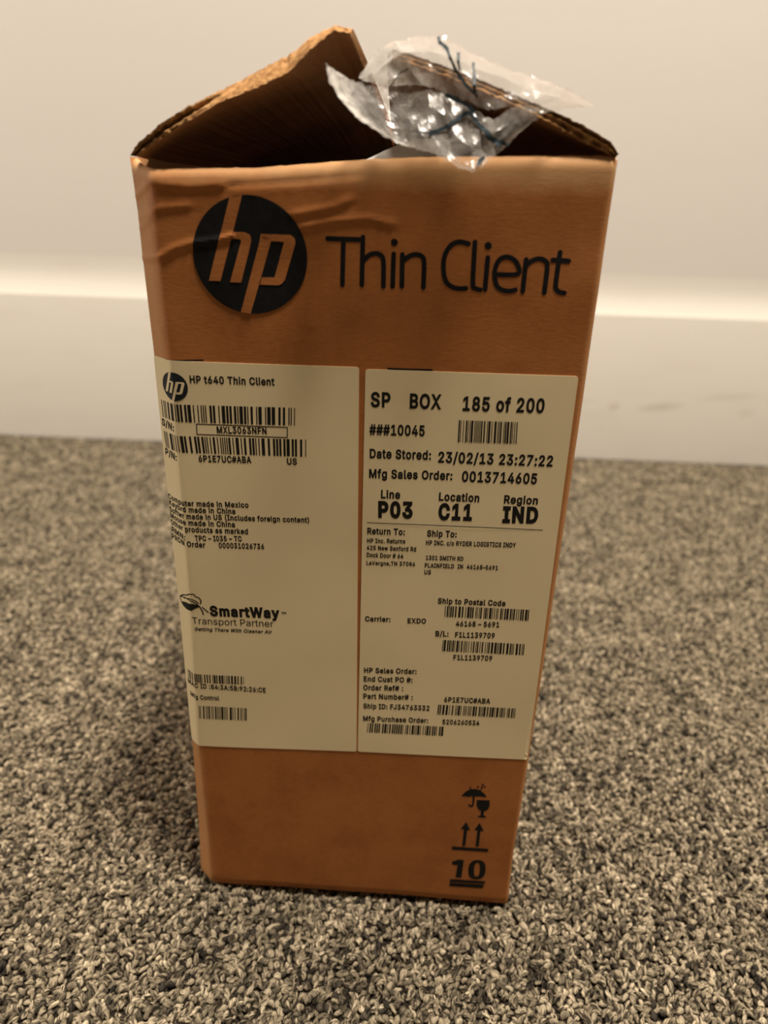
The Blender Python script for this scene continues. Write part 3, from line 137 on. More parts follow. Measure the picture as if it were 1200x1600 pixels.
KRAFT = kraft('kraft_board', (0.40, 0.145, 0.038), (0.325, 0.112, 0.028), (0.64, 0.37, 0.17))
KRAFT_FLAP = kraft('kraft_flap', (0.40, 0.145, 0.038), (0.325, 0.112, 0.028), (0.6, 0.35, 0.16), wear=False)
KRAFT_IN = kraft('kraft_inside', (0.34, 0.17, 0.075), (0.27, 0.13, 0.055), (0.5, 0.3, 0.15), wear=False)

def torn_mat():
    m, N, L, P = mat('torn_board_edge')
    tc = N.new('ShaderNodeTexCoord')
    n1 = nnode(N, 'ShaderNodeTexNoise', i_Scale=320.0, i_Detail=6.0, i_Roughness=0.7); L.new(tc.outputs['Object'], n1.inputs[0])
    n2 = nnode(N, 'ShaderNodeTexNoise', i_Scale=70.0, i_Detail=3.0); L.new(tc.outputs['Object'], n2.inputs[0])
    r1 = ramp(N, [(0.32, (0.17, 0.075, 0.027)), (0.5, (0.42, 0.22, 0.085)), (0.72, (0.62, 0.38, 0.17))]); L.new(n1.outputs[0], r1.inputs[0])
    r2 = ramp(N, [(0.35, g(0.7)), (0.6, g(1.08))]); L.new(n2.outputs[0], r2.inputs[0])
    L.new(mixc(N, L, 1.0, r1.outputs[0], r2.outputs[0], 'MULTIPLY'), P.inputs['Base Color'])
    P.inputs['Roughness'].default_value = 0.9; P.inputs['Specular IOR Level'].default_value = 0.1
    b = nnode(N, 'ShaderNodeBump', i_Strength=0.8, i_Distance=0.001); L.new(n1.outputs[0], b.inputs['Height']); L.new(b.outputs[0], P.inputs['Normal'])
    return m
TORN = torn_mat()

def plain(name, col, rough=0.6, spec=0.3, nscale=0, namp=0.1):
    m, N, L, P = mat(name)
    P.inputs['Base Color'].default_value = tuple(col) + (1,); P.inputs['Roughness'].default_value = rough; P.inputs['Specular IOR Level'].default_value = spec
    if nscale:
        tc = N.new('ShaderNodeTexCoord'); n = nnode(N, 'ShaderNodeTexNoise', i_Scale=nscale, i_Detail=4.0); L.new(tc.outputs['Object'], n.inputs[0])
        r = ramp(N, [(0.3, [c * (1 - namp) for c in col]), (0.7, [min(1, c * (1 + namp)) for c in col])]); L.new(n.outputs[0], r.inputs[0]); L.new(r.outputs[0], P.inputs['Base Color'])
    return m
INK = plain('printed_black_ink', (0.007, 0.007, 0.008), 0.6, 0.18, 220, 0.35)
INK_LABEL = plain('label_ink', (0.010, 0.009, 0.008), 0.6, 0.2)
PAPER = plain('label_paper', (0.84, 0.70, 0.435), 0.5, 0.35, 14, 0.035)
LOGO_DARK = plain('label_logo_ink', (0.010, 0.013, 0.020), 0.5, 0.3)
FOAM = plain('white_foam', (0.85, 0.82, 0.76), 0.8, 0.2, 400, 0.04)
INK_BLUE = plain('blue_ink', (0.025, 0.042, 0.052), 0.5, 0.3, 150, 0.4)
HAIR = plain('dark_hair', (0.02, 0.015, 0.012), 0.5, 0.3)

def wall_mat():
    m, N, L, P = mat('wall_paint')
    tc = N.new('ShaderNodeTexCoord'); n = nnode(N, 'ShaderNodeTexNoise', i_Scale=90.0, i_Detail=3.0); L.new(tc.outputs['Object'], n.inputs[0])
    P.inputs['Base Color'].default_value = (0.69, 0.655, 0.606, 1); P.inputs['Roughness'].default_value = 0.55; P.inputs['Specular IOR Level'].default_value = 0.3
    b = nnode(N, 'ShaderNodeBump', i_Strength=0.12, i_Distance=0.001); L.new(n.outputs[0], b.inputs['Height']); L.new(b.outputs[0], P.inputs['Normal'])
    return m
WALL = wall_mat()
def base_mat():
    m, N, L, P = mat('baseboard_paint')
    tc = N.new('ShaderNodeTexCoord')
    mp = nnode(N, 'ShaderNodeMapping'); mp.inputs['Scale'].default_value = (2.2, 1, 9); L.new(tc.outputs['Object'], mp.inputs[0])
    n = nnode(N, 'ShaderNodeTexNoise', i_Scale=3.0, i_Detail=5.0); L.new(mp.outputs[0], n.inputs[0])
    r = ramp(N, [(0.30, (0.70, 0.66, 0.59)), (0.46, (0.715, 0.68, 0.61)), (0.7, (0.72, 0.685, 0.615))]); L.new(n.outputs[0], r.inputs[0])
    # scuffs on the right-hand stretch of the board
    sep = N.new('ShaderNodeSeparateXYZ'); L.new(tc.outputs['Object'], sep.inputs[0])
    col = r.outputs[0]
    for (cx, cz, sx, sz, amt) in ((0.485, 0.105, 0.05, 0.010, 0.30), (0.40, 0.102, 0.014, 0.010, 0.28), (0.60, 0.128, 0.07, 0.007, 0.16), (0.33, 0.108, 0.05, 0.006, 0.12), (0.64, 0.100, 0.02, 0.012, 0.14), (-0.44, 0.235, 0.02, 0.008, 0.06)):
        acc = None
        for out, c, s in ((sep.outputs['X'], cx, sx), (sep.outputs['Z'], cz, sz)):
            a = nnode(N, 'ShaderNodeMath', operation='SUBTRACT'); L.new(out, a.inputs[0]); a.inputs[1].default_value = c
            if out == sep.outputs['Z']:
                sl = nnode(N, 'ShaderNodeMath', operation='MULTIPLY_ADD'); L.new(sep.outputs['X'], sl.inputs[0]); sl.inputs[1].default_value = -0.12; sl.inputs[2].default_value = 0.12 * cx
                a2 = nnode(N, 'ShaderNodeMath', operation='ADD'); L.new(a.outputs[0], a2.inputs[0]); L.new(sl.outputs[0], a2.inputs[1]); a = a2
            d = nnode(N, 'ShaderNodeMath', operation='DIVIDE'); L.new(a.outputs[0], d.inputs[0]); d.inputs[1].default_value = s
            q = nnode(N, 'ShaderNodeMath', operation='MULTIPLY'); L.new(d.outputs[0], q.inputs[0]); L.new(d.outputs[0], q.inputs[1])
            if acc is None: acc = q
            else:
                sm = nnode(N, 'ShaderNodeMath', operation='ADD'); L.new(acc.outputs[0], sm.inputs[0]); L.new(q.outputs[0], sm.inputs[1]); acc = sm
        mr = nnode(N, 'ShaderNodeMapRange'); mr.inputs['From Min'].default_value = 1.0; mr.inputs['From Max'].default_value = 0.0; mr.inputs['To Max'].default_value = amt; L.new(acc.outputs[0], mr.inputs['Value'])
        col = mixc(N, L, mr.outputs[0], col, (0.36, 0.26, 0.19))
    L.new(col, P.inputs['Base Color']); P.inputs['Roughness'].default_value = 0.38
    return m
BASEB = base_mat()

def carpet_mat():
    m, N, L, P = mat('carpet_yarn')
    at = nnode(N, 'ShaderNodeAttribute', attribute_name='tone')
    uv = nnode(N, 'ShaderNodeUVMap', uv_map='UVMap')
    mp = nnode(N, 'ShaderNodeMapping'); mp.inputs['Scale'].default_value = (14, 1.4, 1); L.new(uv.outputs[0], mp.inputs[0])
    fib = nnode(N, 'ShaderNodeTexNoise', i_Scale=1.0, i_Detail=4.0, i_Roughness=0.7); L.new(mp.outputs[0], fib.inputs[0])
    geo = N.new('ShaderNodeNewGeometry')
    pat = nnode(N, 'ShaderNodeTexNoise', i_Scale=28.0, i_Detail=3.0); L.new(geo.outputs['Position'], pat.inputs[0])
    ad = nnode(N, 'ShaderNodeMath', operation='MULTIPLY_ADD'); L.new(pat.outputs[0], ad.inputs[0]); ad.inputs[1].default_value = 0.85; L.new(at.outputs['Fac'], ad.inputs[2])
    sb = nnode(N, 'ShaderNodeMath', operation='SUBTRACT'); L.new(ad.outputs[0], sb.inputs[0]); sb.inputs[1].default_value = 0.43
    rt = ramp(N, [(0.0, (0.040, 0.033, 0.025)), (0.25, (0.125, 0.103, 0.070)), (0.55, (0.30, 0.247, 0.165)), (1.0, (0.52, 0.435, 0.30))]); L.new(sb.outputs[0], rt.inputs[0])
    rf = ramp(N, [(0.38, g(0.12)), (0.48, g(0.75)), (0.62, g(1.3))]); L.new(fib.outputs[0], rf.inputs[0])
    mp2 = nnode(N, 'ShaderNodeMapping'); mp2.inputs['Scale'].default_value = (4.5, 1.3, 1); L.new(uv.outputs[0], mp2.inputs[0])
    ply = nnode(N, 'ShaderNodeTexNoise', i_Scale=1.0, i_Detail=2.0); L.new(mp2.outputs[0], ply.inputs[0])
    rp = ramp(N, [(0.40, (0.15, 0.14, 0.13)), (0.49, g(0.95)), (0.7, g(1.1))]); L.new(ply.outputs[0], rp.inputs[0])
    c1 = mixc(N, L, 1.0, rt.outputs[0], rf.outputs[0], 'MULTIPLY')
    L.new(mixc(N, L, 1.0, c1, rp.outputs[0], 'MULTIPLY'), P.inputs['Base Color'])
    P.inputs['Roughness'].default_value = 0.8; P.inputs['Specular IOR Level'].default_value = 0.15
    b = nnode(N, 'ShaderNodeBump', i_Strength=0.6, i_Distance=0.0004); L.new(fib.outputs[0], b.inputs['Height']); L.new(b.outputs[0], P.inputs['Normal'])
    return m
CARPET = carpet_mat()
BACKING = plain('carpet_backing', (0.02, 0.016, 0.012), 0.95, 0.05, 300, 0.4)

def film_mat():
    m, N, L, P = mat('clear_film')
    out = N['Material Output']; N.remove(P)
    at = nnode(N, 'ShaderNodeAttribute', attribute_name='milk')
    tc = N.new('ShaderNodeTexCoord')
    n = nnode(N, 'ShaderNodeTexNoise', i_Scale=150.0, i_Detail=7.0, i_Roughness=0.72, i_Distortion=1.5); L.new(tc.outputs['Object'], n.inputs[0])
    r = ramp(N, [(0.40, g(0.0)), (0.66, g(0.75))]); L.new(n.outputs[0], r.inputs[0])
    hz = nnode(N, 'ShaderNodeMath', operation='MULTIPLY_ADD'); L.new(r.outputs[0], hz.inputs[0]); L.new(at.outputs['Fac'], hz.inputs[1]); hz.inputs[2].default_value = 0.03
    h2 = nnode(N, 'ShaderNodeMath', operation='MULTIPLY_ADD'); L.new(at.outputs['Fac'], h2.inputs[0]); h2.inputs[1].default_value = 0.45; L.new(hz.outputs[0], h2.inputs[2]); h2.use_clamp = True
    tr = nnode(N, 'ShaderNodeBsdfTransparent'); tr.inputs[0].default_value = (0.95, 0.94, 0.92, 1)
    df = nnode(N, 'ShaderNodeBsdfDiffuse'); df.inputs[0].default_value = (0.80, 0.77, 0.71, 1)
    tl = nnode(N, 'ShaderNodeBsdfTranslucent'); tl.inputs[0].default_value = (0.80, 0.77, 0.71, 1)
    md = N.new('ShaderNodeMixShader'); md.inputs[0].default_value = 0.45; L.new(df.outputs[0], md.inputs[1]); L.new(tl.outputs[0], md.inputs[2])
    ms = N.new('ShaderNodeMixShader'); L.new(h2.outputs[0], ms.inputs[0]); L.new(tr.outputs[0], ms.inputs[1]); L.new(md.outputs[0], ms.inputs[2])
    gl = nnode(N, 'ShaderNodeBsdfGlossy'); gl.inputs['Roughness'].default_value = 0.17; gl.inputs[0].default_value = (1, 1, 1, 1)
    fr = N.new('ShaderNodeLayerWeight'); fr.inputs['Blend'].default_value = 0.28
    f2 = nnode(N, 'ShaderNodeMath', operation='MULTIPLY'); L.new(fr.outputs['Facing'], f2.inputs[0]); f2.inputs[1].default_value = 0.17; f2.use_clamp = True
    b = nnode(N, 'ShaderNodeBump', i_Strength=0.10, i_Distance=0.0006); L.new(n.outputs[0], b.inputs['Height']); L.new(b.outputs[0], gl.inputs['Normal'])
    mf = N.new('ShaderNodeMixShader'); L.new(f2.outputs[0], mf.inputs[0]); L.new(ms.outputs[0], mf.inputs[1]); L.new(gl.outputs[0], mf.inputs[2])
    L.new(mf.outputs[0], out.inputs[0])
    return m
FILM = film_mat()

# ------------------------------------------------------------------ object helpers
def link(name, me, mats, parent=None, smooth=True):
    o = bpy.data.objects.new(name, me); COL.objects.link(o)
    for m in (mats if isinstance(mats, (list, tuple)) else [mats]): me.materials.append(m)
    if smooth: me.polygons.foreach_set('use_smooth', [True] * len(me.polygons))
    if parent: o.parent = parent
    return o
def from_bm(name, bm, mats, parent=None, smooth=True):
    me = bpy.data.meshes.new(name); bm.to_mesh(me); bm.free()
    return link(name, me, mats, parent, smooth)
def grid_bm(bm, P, mi=0, flip=False):
    """P: rows of points -> quads"""
    V = [[bm.verts.new(p) for p in row] for row in P]
    for j in range(len(V) - 1):
        for i in range(len(V[0]) - 1):
            q = [V[j][i], V[j][i + 1], V[j + 1][i + 1], V[j + 1][i]]
            f = bm.faces.new(q[::-1] if flip else q); f.material_index = mi
    return V
def box_bm(bm, a, b):
    vs = [bm.verts.new((x, y, z)) for z in (a[2], b[2]) for y in (a[1], b[1]) for x in (a[0], b[0])]
    for q in ((0, 2, 3, 1), (4, 5, 7, 6), (0, 1, 5, 4), (2, 6, 7, 3), (0, 4, 6, 2), (1, 3, 7, 5)):
        bm.faces.new([vs[i] for i in q])
def tag(o, label, cat=None, kind=None, group=None):
    o['label'] = label
    if cat: o['category'] = cat
    if kind: o['kind'] = kind
    if group: o['group'] = group
def structure(o): o['kind'] = 'structure'; return o

# ------------------------------------------------------------------ the room
bm = bmesh.new(); box_bm(bm, (-1.6, -1.0, -0.02), (1.6, 0.945, -0.0042)); structure(from_bm('floor', bm, BACKING, smooth=False))
bm = bmesh.new(); box_bm(bm, (-1.6, 0.9525, -0.02), (1.6, 1.05, 2.6)); structure(from_bm('wall_back', bm, WALL, smooth=False))
bm = bmesh.new()
prof = [(0.9535, -0.004), (0.9385, -0.004), (0.9383, 0.002), (0.9383, 0.2635), (0.9388, 0.2655), (0.9398, 0.2672), (0.9412, 0.2705), (0.9436, 0.2765), (0.9464, 0.2845), (0.9488, 0.2930), (0.9506, 0.3020), (0.9517, 0.3120), (0.9523, 0.3230), (0.9526, 0.3350)]
grid_bm(bm, [[(x, y, z) for (y, z) in prof] for x in np.linspace(-1.6, 1.6, 33)])
structure(from_bm('baseboard_back', bm, BASEB))

# ------------------------------------------------------------------ carpet pile: a patch of yarn loops, repeated over the floor
rng = np.random.default_rng(7)
TILE, NT = 0.299, 84
pitch = TILE / NT
NU, NV = 10, 8
uu = np.linspace(0, 2 * np.pi, NU, endpoint=False); vv = np.linspace(0.0, np.pi, NV)
gx, gy = np.meshgrid(np.arange(NT), np.arange(NT)); n = NT * NT
cxs = (gx.ravel() + 0.5 + rng.uniform(-.36, .36, n) + 0.5 * (gy.ravel() % 2) - .25) * pitch - TILE / 2
cys = (gy.ravel() + 0.5 + rng.uniform(-.36, .36, n)) * pitch - TILE / 2
czs = -0.0027 + rng.uniform(-0.0020, 0.0014, n)
la = rng.uniform(0.0023, 0.0042, n); wa = rng.uniform(0.0014, 0.0022, n)
yaw = rng.normal(1.15, 0.75, n); tilt = rng.normal(0, 0.55, n)
tw = rng.uniform(1.2, 2.2, n) * rng.choice([-1, 1], n); ph = rng.uniform(0, 6.28, n)
tone = np.clip(rng.normal(0.55, 0.26, n), 0, 1)
st_ = np.cos(vv); rad = np.sin(vv) ** 1.1
X = np.empty((n, NV, NU, 3)); rough_ = rng.normal(1, 0.11, (n, NV, NU))
ang = uu[None, None, :] + tw[:, None, None] * st_[None, :, None] * 0.6
rr = (1 + 0.26 * np.cos(2 * uu[None, None, :] + ph[:, None, None])) * rad[None, :, None] * wa[:, None, None] * rough_
lx = np.broadcast_to((st_ * 1.0)[None, :, None], (n, NV, NU)) * la[:, None, None]
ly = rr * np.cos(ang); lz = rr * np.sin(ang) * 1.1 - 0.18 * (lx ** 2) / la[:, None, None]
ct, sn = np.cos(tilt)[:, None, None], np.sin(tilt)[:, None, None]
lx, lz = lx * ct + lz * sn, -lx * sn + lz * ct
cw, sw_ = np.cos(yaw)[:, None, None], np.sin(yaw)[:, None, None]
X[..., 0] = lx * cw - ly * sw_ + cxs[:, None, None]; X[..., 1] = lx * sw_ + ly * cw + cys[:, None, None]; X[..., 2] = lz + czs[:, None, None]
X[..., 2] = np.minimum(X[..., 2], 0.0009)
vb = (np.arange(n) * NV * NU)[:, None, None]
jj, ii = np.meshgrid(np.arange(NV - 1), np.arange(NU), indexing='ij')
i2 = (ii + 1) % NU
quad = np.stack([jj * NU + ii, (jj + 1) * NU + ii, (jj + 1) * NU + i2, jj * NU + i2], -1)
F = (vb[..., None] + quad[None]).reshape(-1, 4)
uq = np.stack([np.stack([ii, ii, ii + 1, ii + 1], -1) / NU, np.stack([jj, jj + 1, jj + 1, jj], -1) / (NV - 1)], -1)
UVs = (uq[None] + rng.uniform(0, 50, (n, 1, 1, 1, 2))).reshape(-1, 2)
me = bpy.data.meshes.new('carpet_pile')
me.vertices.add(n * NV * NU); me.vertices.foreach_set('co', X.reshape(-1))
me.loops.add(len(F) * 4); me.loops.foreach_set('vertex_index', F.reshape(-1).astype(np.int32))
me.polygons.add(len(F)); me.polygons.foreach_set('loop_start', np.arange(0, len(F) * 4, 4, dtype=np.int32))
me.update(calc_edges=True)
uvl = me.uv_layers.new(name='UVMap'); uvl.data.foreach_set('uv', UVs.reshape(-1))
ta = me.attributes.new('tone', 'FLOAT', 'POINT'); ta.data.foreach_set('value', np.repeat(tone, NV * NU))
me.validate()
pile = link('carpet_pile', me, CARPET)
tag(pile, 'grey and beige heathered loop carpet pile covering the floor', 'carpet', 'stuff')
gt = bpy.data.node_groups.new('pile_tiles', 'GeometryNodeTree')
gt.interface.new_socket('Geometry', in_out='INPUT', socket_type='NodeSocketGeometry'); gt.interface.new_socket('Geometry', in_out='OUTPUT', socket_type='NodeSocketGeometry')
gi = gt.nodes.new('NodeGroupInput'); go = gt.nodes.new('NodeGroupOutput')
NX, NY = 9, 6
gm = gt.nodes.new('GeometryNodeMeshGrid')
gm.inputs['Size X'].default_value = TILE * (NX - 1); gm.inputs['Size Y'].default_value = TILE * (NY - 1); gm.inputs['Vertices X'].default_value = NX; gm.inputs['Vertices Y'].default_value = NY
tg = gt.nodes.new('GeometryNodeTransform'); tg.inputs['Translation'].default_value = (0.0, 0.936 - TILE * NY / 2, 0)
iop = gt.nodes.new('GeometryNodeInstanceOnPoints')
rv = gt.nodes.new('FunctionNodeRandomValue'); rv.data_type = 'INT'; rv.inputs[4].default_value = 0; rv.inputs[5].default_value = 1; rv.inputs['Seed'].default_value = 3
mu = gt.nodes.new('ShaderNodeMath'); mu.operation = 'MULTIPLY'; mu.inputs[1].default_value = math.pi
cx_ = gt.nodes.new('ShaderNodeCombineXYZ')
gt.links.new(gm.outputs['Mesh'], tg.inputs['Geometry']); gt.links.new(tg.outputs[0], iop.inputs['Points']); gt.links.new(gi.outputs[0], iop.inputs['Instance'])
gt.links.new(rv.outputs[2], mu.inputs[0]); gt.links.new(mu.outputs[0], cx_.inputs[2]); gt.links.new(cx_.outputs[0], iop.inputs['Rotation']); gt.links.new(iop.outputs[0], go.inputs[0])
pile.modifiers.new('tiles', 'NODES').node_group = gt

# ------------------------------------------------------------------ the carton
DEPTH = 0.30
def arr(pts): return np.array(pts, float) / 1000
def interp(pts, key, val):
    a = arr(pts); o = np.argsort(a[:, key]); return lambda t: float(np.interp(t, a[o, key], a[o, val]))
x_left = interp(LEFT_EDGE, 1, 0); x_right = interp(RIGHT_EDGE, 1, 0); x_crease = interp(CREASE_L, 1, 0); z_top = interp(TOP_EDGE, 0, 1); z_bot = interp(BOTTOM, 0, 1)
WR = [arr(w) for w in WRINKLES]; WAMP = [0.0008, 0.0005, 0.0006, 0.0006, 0.0005, 0.00025, 0.0007, -0.0006]
def seg_d(px, pz, w):
    best = 9; sd = 0
    for (a, b) in zip(w[:-1], w[1:]):
        d = b - a; t = max(0, min(1, ((px - a[0]) * d[0] + (pz - a[1]) * d[1]) / (d @ d)))
        ex, ez = px - a[0] - t * d[0], pz - a[1] - t * d[1]; r = math.hypot(ex, ez)
        if r < best: best = r; sd = ez
    return best, sd
def face_y(x, z):
    """depth of the front panel behind its nominal plane: crushed left corner, softened right corner, wrinkles"""
    s = x_crease(z) - x
    y = 0.45 * (s + math.sqrt(s * s + 0.0011 ** 2)) if s > -0.012 else 0.0
    t = x - (x_right(z) - 0.0022)
    if t > 0: y += t * t / (2 * 0.0022) * 1.8
    if z < 0.005: y += (0.005 - z) ** 2 / 0.005 * 0.9
    if z > 0.36:
        for w, A in zip(WR, WAMP):
            r, sd = seg_d(x, z, w)
            if r < 0.010:
                y -= A * math.exp(-(r / 0.0013) ** 2) - 0.3 * A * math.exp(-((sd + 0.0035) / 0.0032) ** 2) * math.exp(-(r / 0.006) ** 2)
        y += 0.0008 * noise.noise(Vector((x * 28, z * 28, 3.1))) * min(1, (z - 0.36) / 0.05)
    y += 0.0004 * noise.noise(Vector((x * 15, z * 15, 0)))
    return y
def on_face(x, z, off): return (x, face_y(x, z) - off, z)

carton = bpy.data.objects.new('cardboard_box', None); COL.objects.link(carton)
carton.rotation_euler = (0, 0, -0.0220648); carton.empty_display_size = 0.05
tag(carton, 'tall worn brown cardboard box with open top flaps standing on the carpet', 'box')

bm = bmesh.new()
sx = np.unique(np.concatenate([np.linspace(0, 0.06, 15), np.linspace(0.06, 0.97, 80), np.linspace(0.97, 1, 8)]))
R_ = 0.0055
rows = []
def col_x(s, z): return x_left(z) + (x_right(z) - x_left(z)) * s
tz = np.concatenate([np.linspace(0, 0.78, 70), np.linspace(0.785, 1, 75)])
for t in tz:
    row = []
    for s in sx:
        xt = col_x(s, 0.455); z0 = z_bot(col_x(s, 0)); z = z0 + (z_top(xt) - R_ - z0) * t; x = col_x(s, z)
        row.append(on_face(x, z, 0))
    rows.append(row)
top = rows[-1]
for a in np.linspace(0, math.pi, 14)[1:]:
    row = []
    for (x, y, z), s in zip(top, sx):
        rg = 0.00035 * noise.noise(Vector((x * 260, a * 2, 5)))
        row.append((x, y + R_ * (1 - math.cos(a)) * 0.9, z + (R_ + rg) * math.sin(a)))
    rows.append(row)
inn = rows[-1]
for zz in (0.44, 0.40, 0.30, 0.01):
    rows.append([(min(max(x, -0.099), 0.099), 0.0105 + 0.9 * max(0, y - 0.011) * (zz > 0.43), zz) for (x, y, z) in inn])
grid_bm(bm, rows)
yl = face_y(x_left(0.2), 0.2)
for side in (-1, 1):                                   # side walls
    fx = x_left if side < 0 else x_right
    y0 = 0.0085 if side < 0 else 0.0035
    zs = np.linspace(0.0005, 0.457 if side < 0 else 0.461, 40)
    ring = []
    for z in zs:
        xe = fx(z); xo = side * 0.105; xi = side * 0.101
        ye = face_y(xe, z)
        ring.append([(xe, ye, z), (xe + (xo - xe) * .5, ye + 0.004, z), (xo, ye + 0.012, z), (xo, DEPTH, z), (xi, DEPTH - .004, z), (xi, 0.011, z)])
    V = grid_bm(bm, ring, 0, side > 0)
    grid_bm(bm, [[tuple(v.co) for v in V[-1][:3][::-1]] , [tuple(v.co) for v in (V[-1][5], V[-1][5], V[-1][4])]][:0] or [[tuple(V[-1][2].co), tuple(V[-1][3].co)], [tuple(V[-1][5].co), tuple(V[-1][4].co)]])
box_bm(bm, (-0.105, DEPTH - 0.004, 0.0005), (0.105, DEPTH, 0.4575))
box_bm(bm, (-0.102, 0.009, 0.0005), (0.102, DEPTH - 0.002, 0.006))
body = from_bm('body', bm, KRAFT, carton)
bm = bmesh.new(); box_bm(bm, (-0.1005, 0.16, 0.4475), (0.1005, DEPTH - 0.0045, 0.4510))
bmesh.ops.bevel(bm, geom=bm.edges[:], offset=0.0008, segments=1, affect='EDGES')
from_bm('inner_flap', bm, KRAFT_IN, carton, False)

def sm(a, b, x):
    t = max(0, min(1, (x - a) / (b - a))); return t * t * (3 - 2 * t)
def flap(out, inn, hinge_back, twist, seed, grooves, back, slant):
    O, I = arr(out), arr(inn)
    # resample by arclength
    def res(P, nn):
        d = np.concatenate([[0], np.cumsum(np.hypot(*np.diff(P, axis=0).T))]); t = np.linspace(0, d[-1], nn)
        return np.stack([np.interp(t, d, P[:, 0]), np.interp(t, d, P[:, 1])], -1)
    nn = 110; O, I = res(O, nn), res(I, nn)
    hx, hz = O[0]; sgn = 1 if O[-1, 0] > O[0, 0] else -1
    th0 = math.atan2(O[-1, 1] - hz, abs(O[-1, 0] - hx))
    def at(P, y):
        a = -th0 * twist * min(1, y / DEPTH) * sgn; c, s = math.cos(a), math.sin(a)
        dx, dz = P[:, 0] - hx, P[:, 1] - hz
        return np.stack([hx + dx * c - dz * s, np.full(len(P), y), hz + (hinge_back - hz) * y / DEPTH + dx * s + dz * c], -1)
    ts = np.linspace(0, 1, nn)
    jig = np.array([noise.noise(Vector((t * 55, seed, 0))) * 0.0006 + noise.noise(Vector((t * 160, seed, 4))) * 0.0003 for t in ts])
    tang = np.gradient(O, axis=0); tang /= np.linalg.norm(tang, axis=1)[:, None]; nor = np.stack([-tang[:, 1], tang[:, 0]], -1) * sgn
    O = O + nor * jig[:, None]
    jig2 = np.array([noise.noise(Vector((t * 60, seed, 9))) * 0.0007 for t in ts]); I = I + nor * jig2[:, None]
    thick = 0.0038
    Ib = O - nor * thick                                  # inner face further in
    bm = bmesh.new(); ys = np.concatenate([[0, 0.002, 0.006], np.linspace(0.012, back, 26)])
    outer = []; inner = []
    for y in ys:
        k = min(1, y / 0.03)
        yl0 = np.array([slant * sm(0.15, 0.55, t) for t in ts]) * (1 - k)
        yo = np.array([0.0012 * noise.noise(Vector((t * 40, seed, 2))) for t in ts]) * (1 - k)
        po = at(O, y); po[:, 1] += yo + yl0; outer.append(po)
        pi = at(I * (1 - k) + Ib * k, y + 0.001 * (1 - k)); pi[:, 1] += yo; inner.append(pi)
    grid_bm(bm, outer, 0, sgn < 0); grid_bm(bm, inner, 1, sgn > 0)
    # the cut edge: liners, recessed fluting, torn paper
    K = 13; rim = []
    for k in range(K):
        w = k / (K - 1); p = outer[0] * (1 - w) + inner[0] * w
        for i, t in enumerate(ts):
            dep = grooves(t, w, i); dep += 0.0007 * noise.noise(Vector((t * 150, w * 7, seed)))*(0 < k < K-1)
            p[i, 1] += dep
        rim.append(p)
    grid_bm(bm, rim, 2, sgn > 0)
    for idx in (-1, 0):
        grid_bm(bm, [[o[idx] for o in outer], [q[idx] for q in inner]], 2, (idx == 0) ^ (sgn > 0))
    grid_bm(bm, [outer[-1], inner[-1]], 2, sgn < 0)
    return from_bm('top_flap', bm, [KRAFT_FLAP, KRAFT_IN, TORN], carton)
def gl_(t, w, i):
    a = 1 - min(1, max(0, (t - 0.28) / 0.2))
    slit = math.exp(-((w - 0.42) / 0.16) ** 2) * 0.0045 * a
    end = math.exp(-((w - 0.5) / 0.2) ** 2) * 0.004 * min(1, max(0, (t - 0.93) / 0.04)) * (0.5 + 0.5 * math.sin(i * 1.9))
    return slit + end - 0.0008 * (1 - a) * math.sin(w * math.pi)
def gr_(t, w, i):
    slit = math.exp(-((w - 0.22) / 0.09) ** 2) * 0.004
    flute = math.exp(-((w - 0.72) / 0.14) ** 2) * 0.0035 * (0.55 + 0.45 * math.sin(i * 0.75))
    return slit + flute
f1 = flap(LFLAP_OUT, LFLAP_IN, 0.4580, 0.93, 11, gl_, DEPTH - 0.002, 0.010)
f2 = flap(RFLAP_OUT, RFLAP_IN, 0.4600, 1.0, 23, gr_, DEPTH - 0.002, 0.004)

# ------------------------------------------------------------------ print and labels on the front panel
def map_face(bm, off, step=None):
    """bm is drawn in (x, z, 0); cut it finely enough and lay it on the panel"""
    if min((v.co.x for v in bm.verts), default=0) < -0.090:
        for c in np.arange(-0.108, -0.090, 0.0006):
            bmesh.ops.bisect_plane(bm, geom=bm.verts[:] + bm.edges[:] + bm.faces[:], plane_co=(c, 0, 0), plane_no=(1, 0, 0))
    if step:
        xs = [v.co.x for v in bm.verts]; zs = [v.co.y for v in bm.verts]
        if xs:
            for (lo, hi, nrm, k) in ((min(xs), max(xs), (1, 0, 0), 0), (min(zs), max(zs), (0, 1, 0), 1)):
                for c in np.arange(math.ceil(lo / step) * step, hi, step):
                    bmesh.ops.bisect_plane(bm, geom=bm.verts[:] + bm.edges[:] + bm.faces[:], plane_co=(c, 0, 0) if k == 0 else (0, c, 0), plane_no=nrm)
    for v in bm.verts: v.co = on_face(v.co.x, v.co.y, off)
def poly(bm, pts, mi=0):
    vs = [bm.verts.new((p[0], p[1], 0)) for p in pts]; f = bm.faces.new(vs)
    f.normal_update()
    if f.normal.z < 0: f.normal_flip()
    f.material_index = mi
    return f
def tri(bm): bmesh.ops.triangulate(bm, faces=bm.faces[:])
def face_print(name, bm, m, parent, off, step=0.003):
    tri(bm); map_face(bm, off, step)
    for f in bm.faces:
        f.normal_update()
        if f.normal.y > 0: f.normal_flip()
    return from_bm(name, bm, m, parent, False)

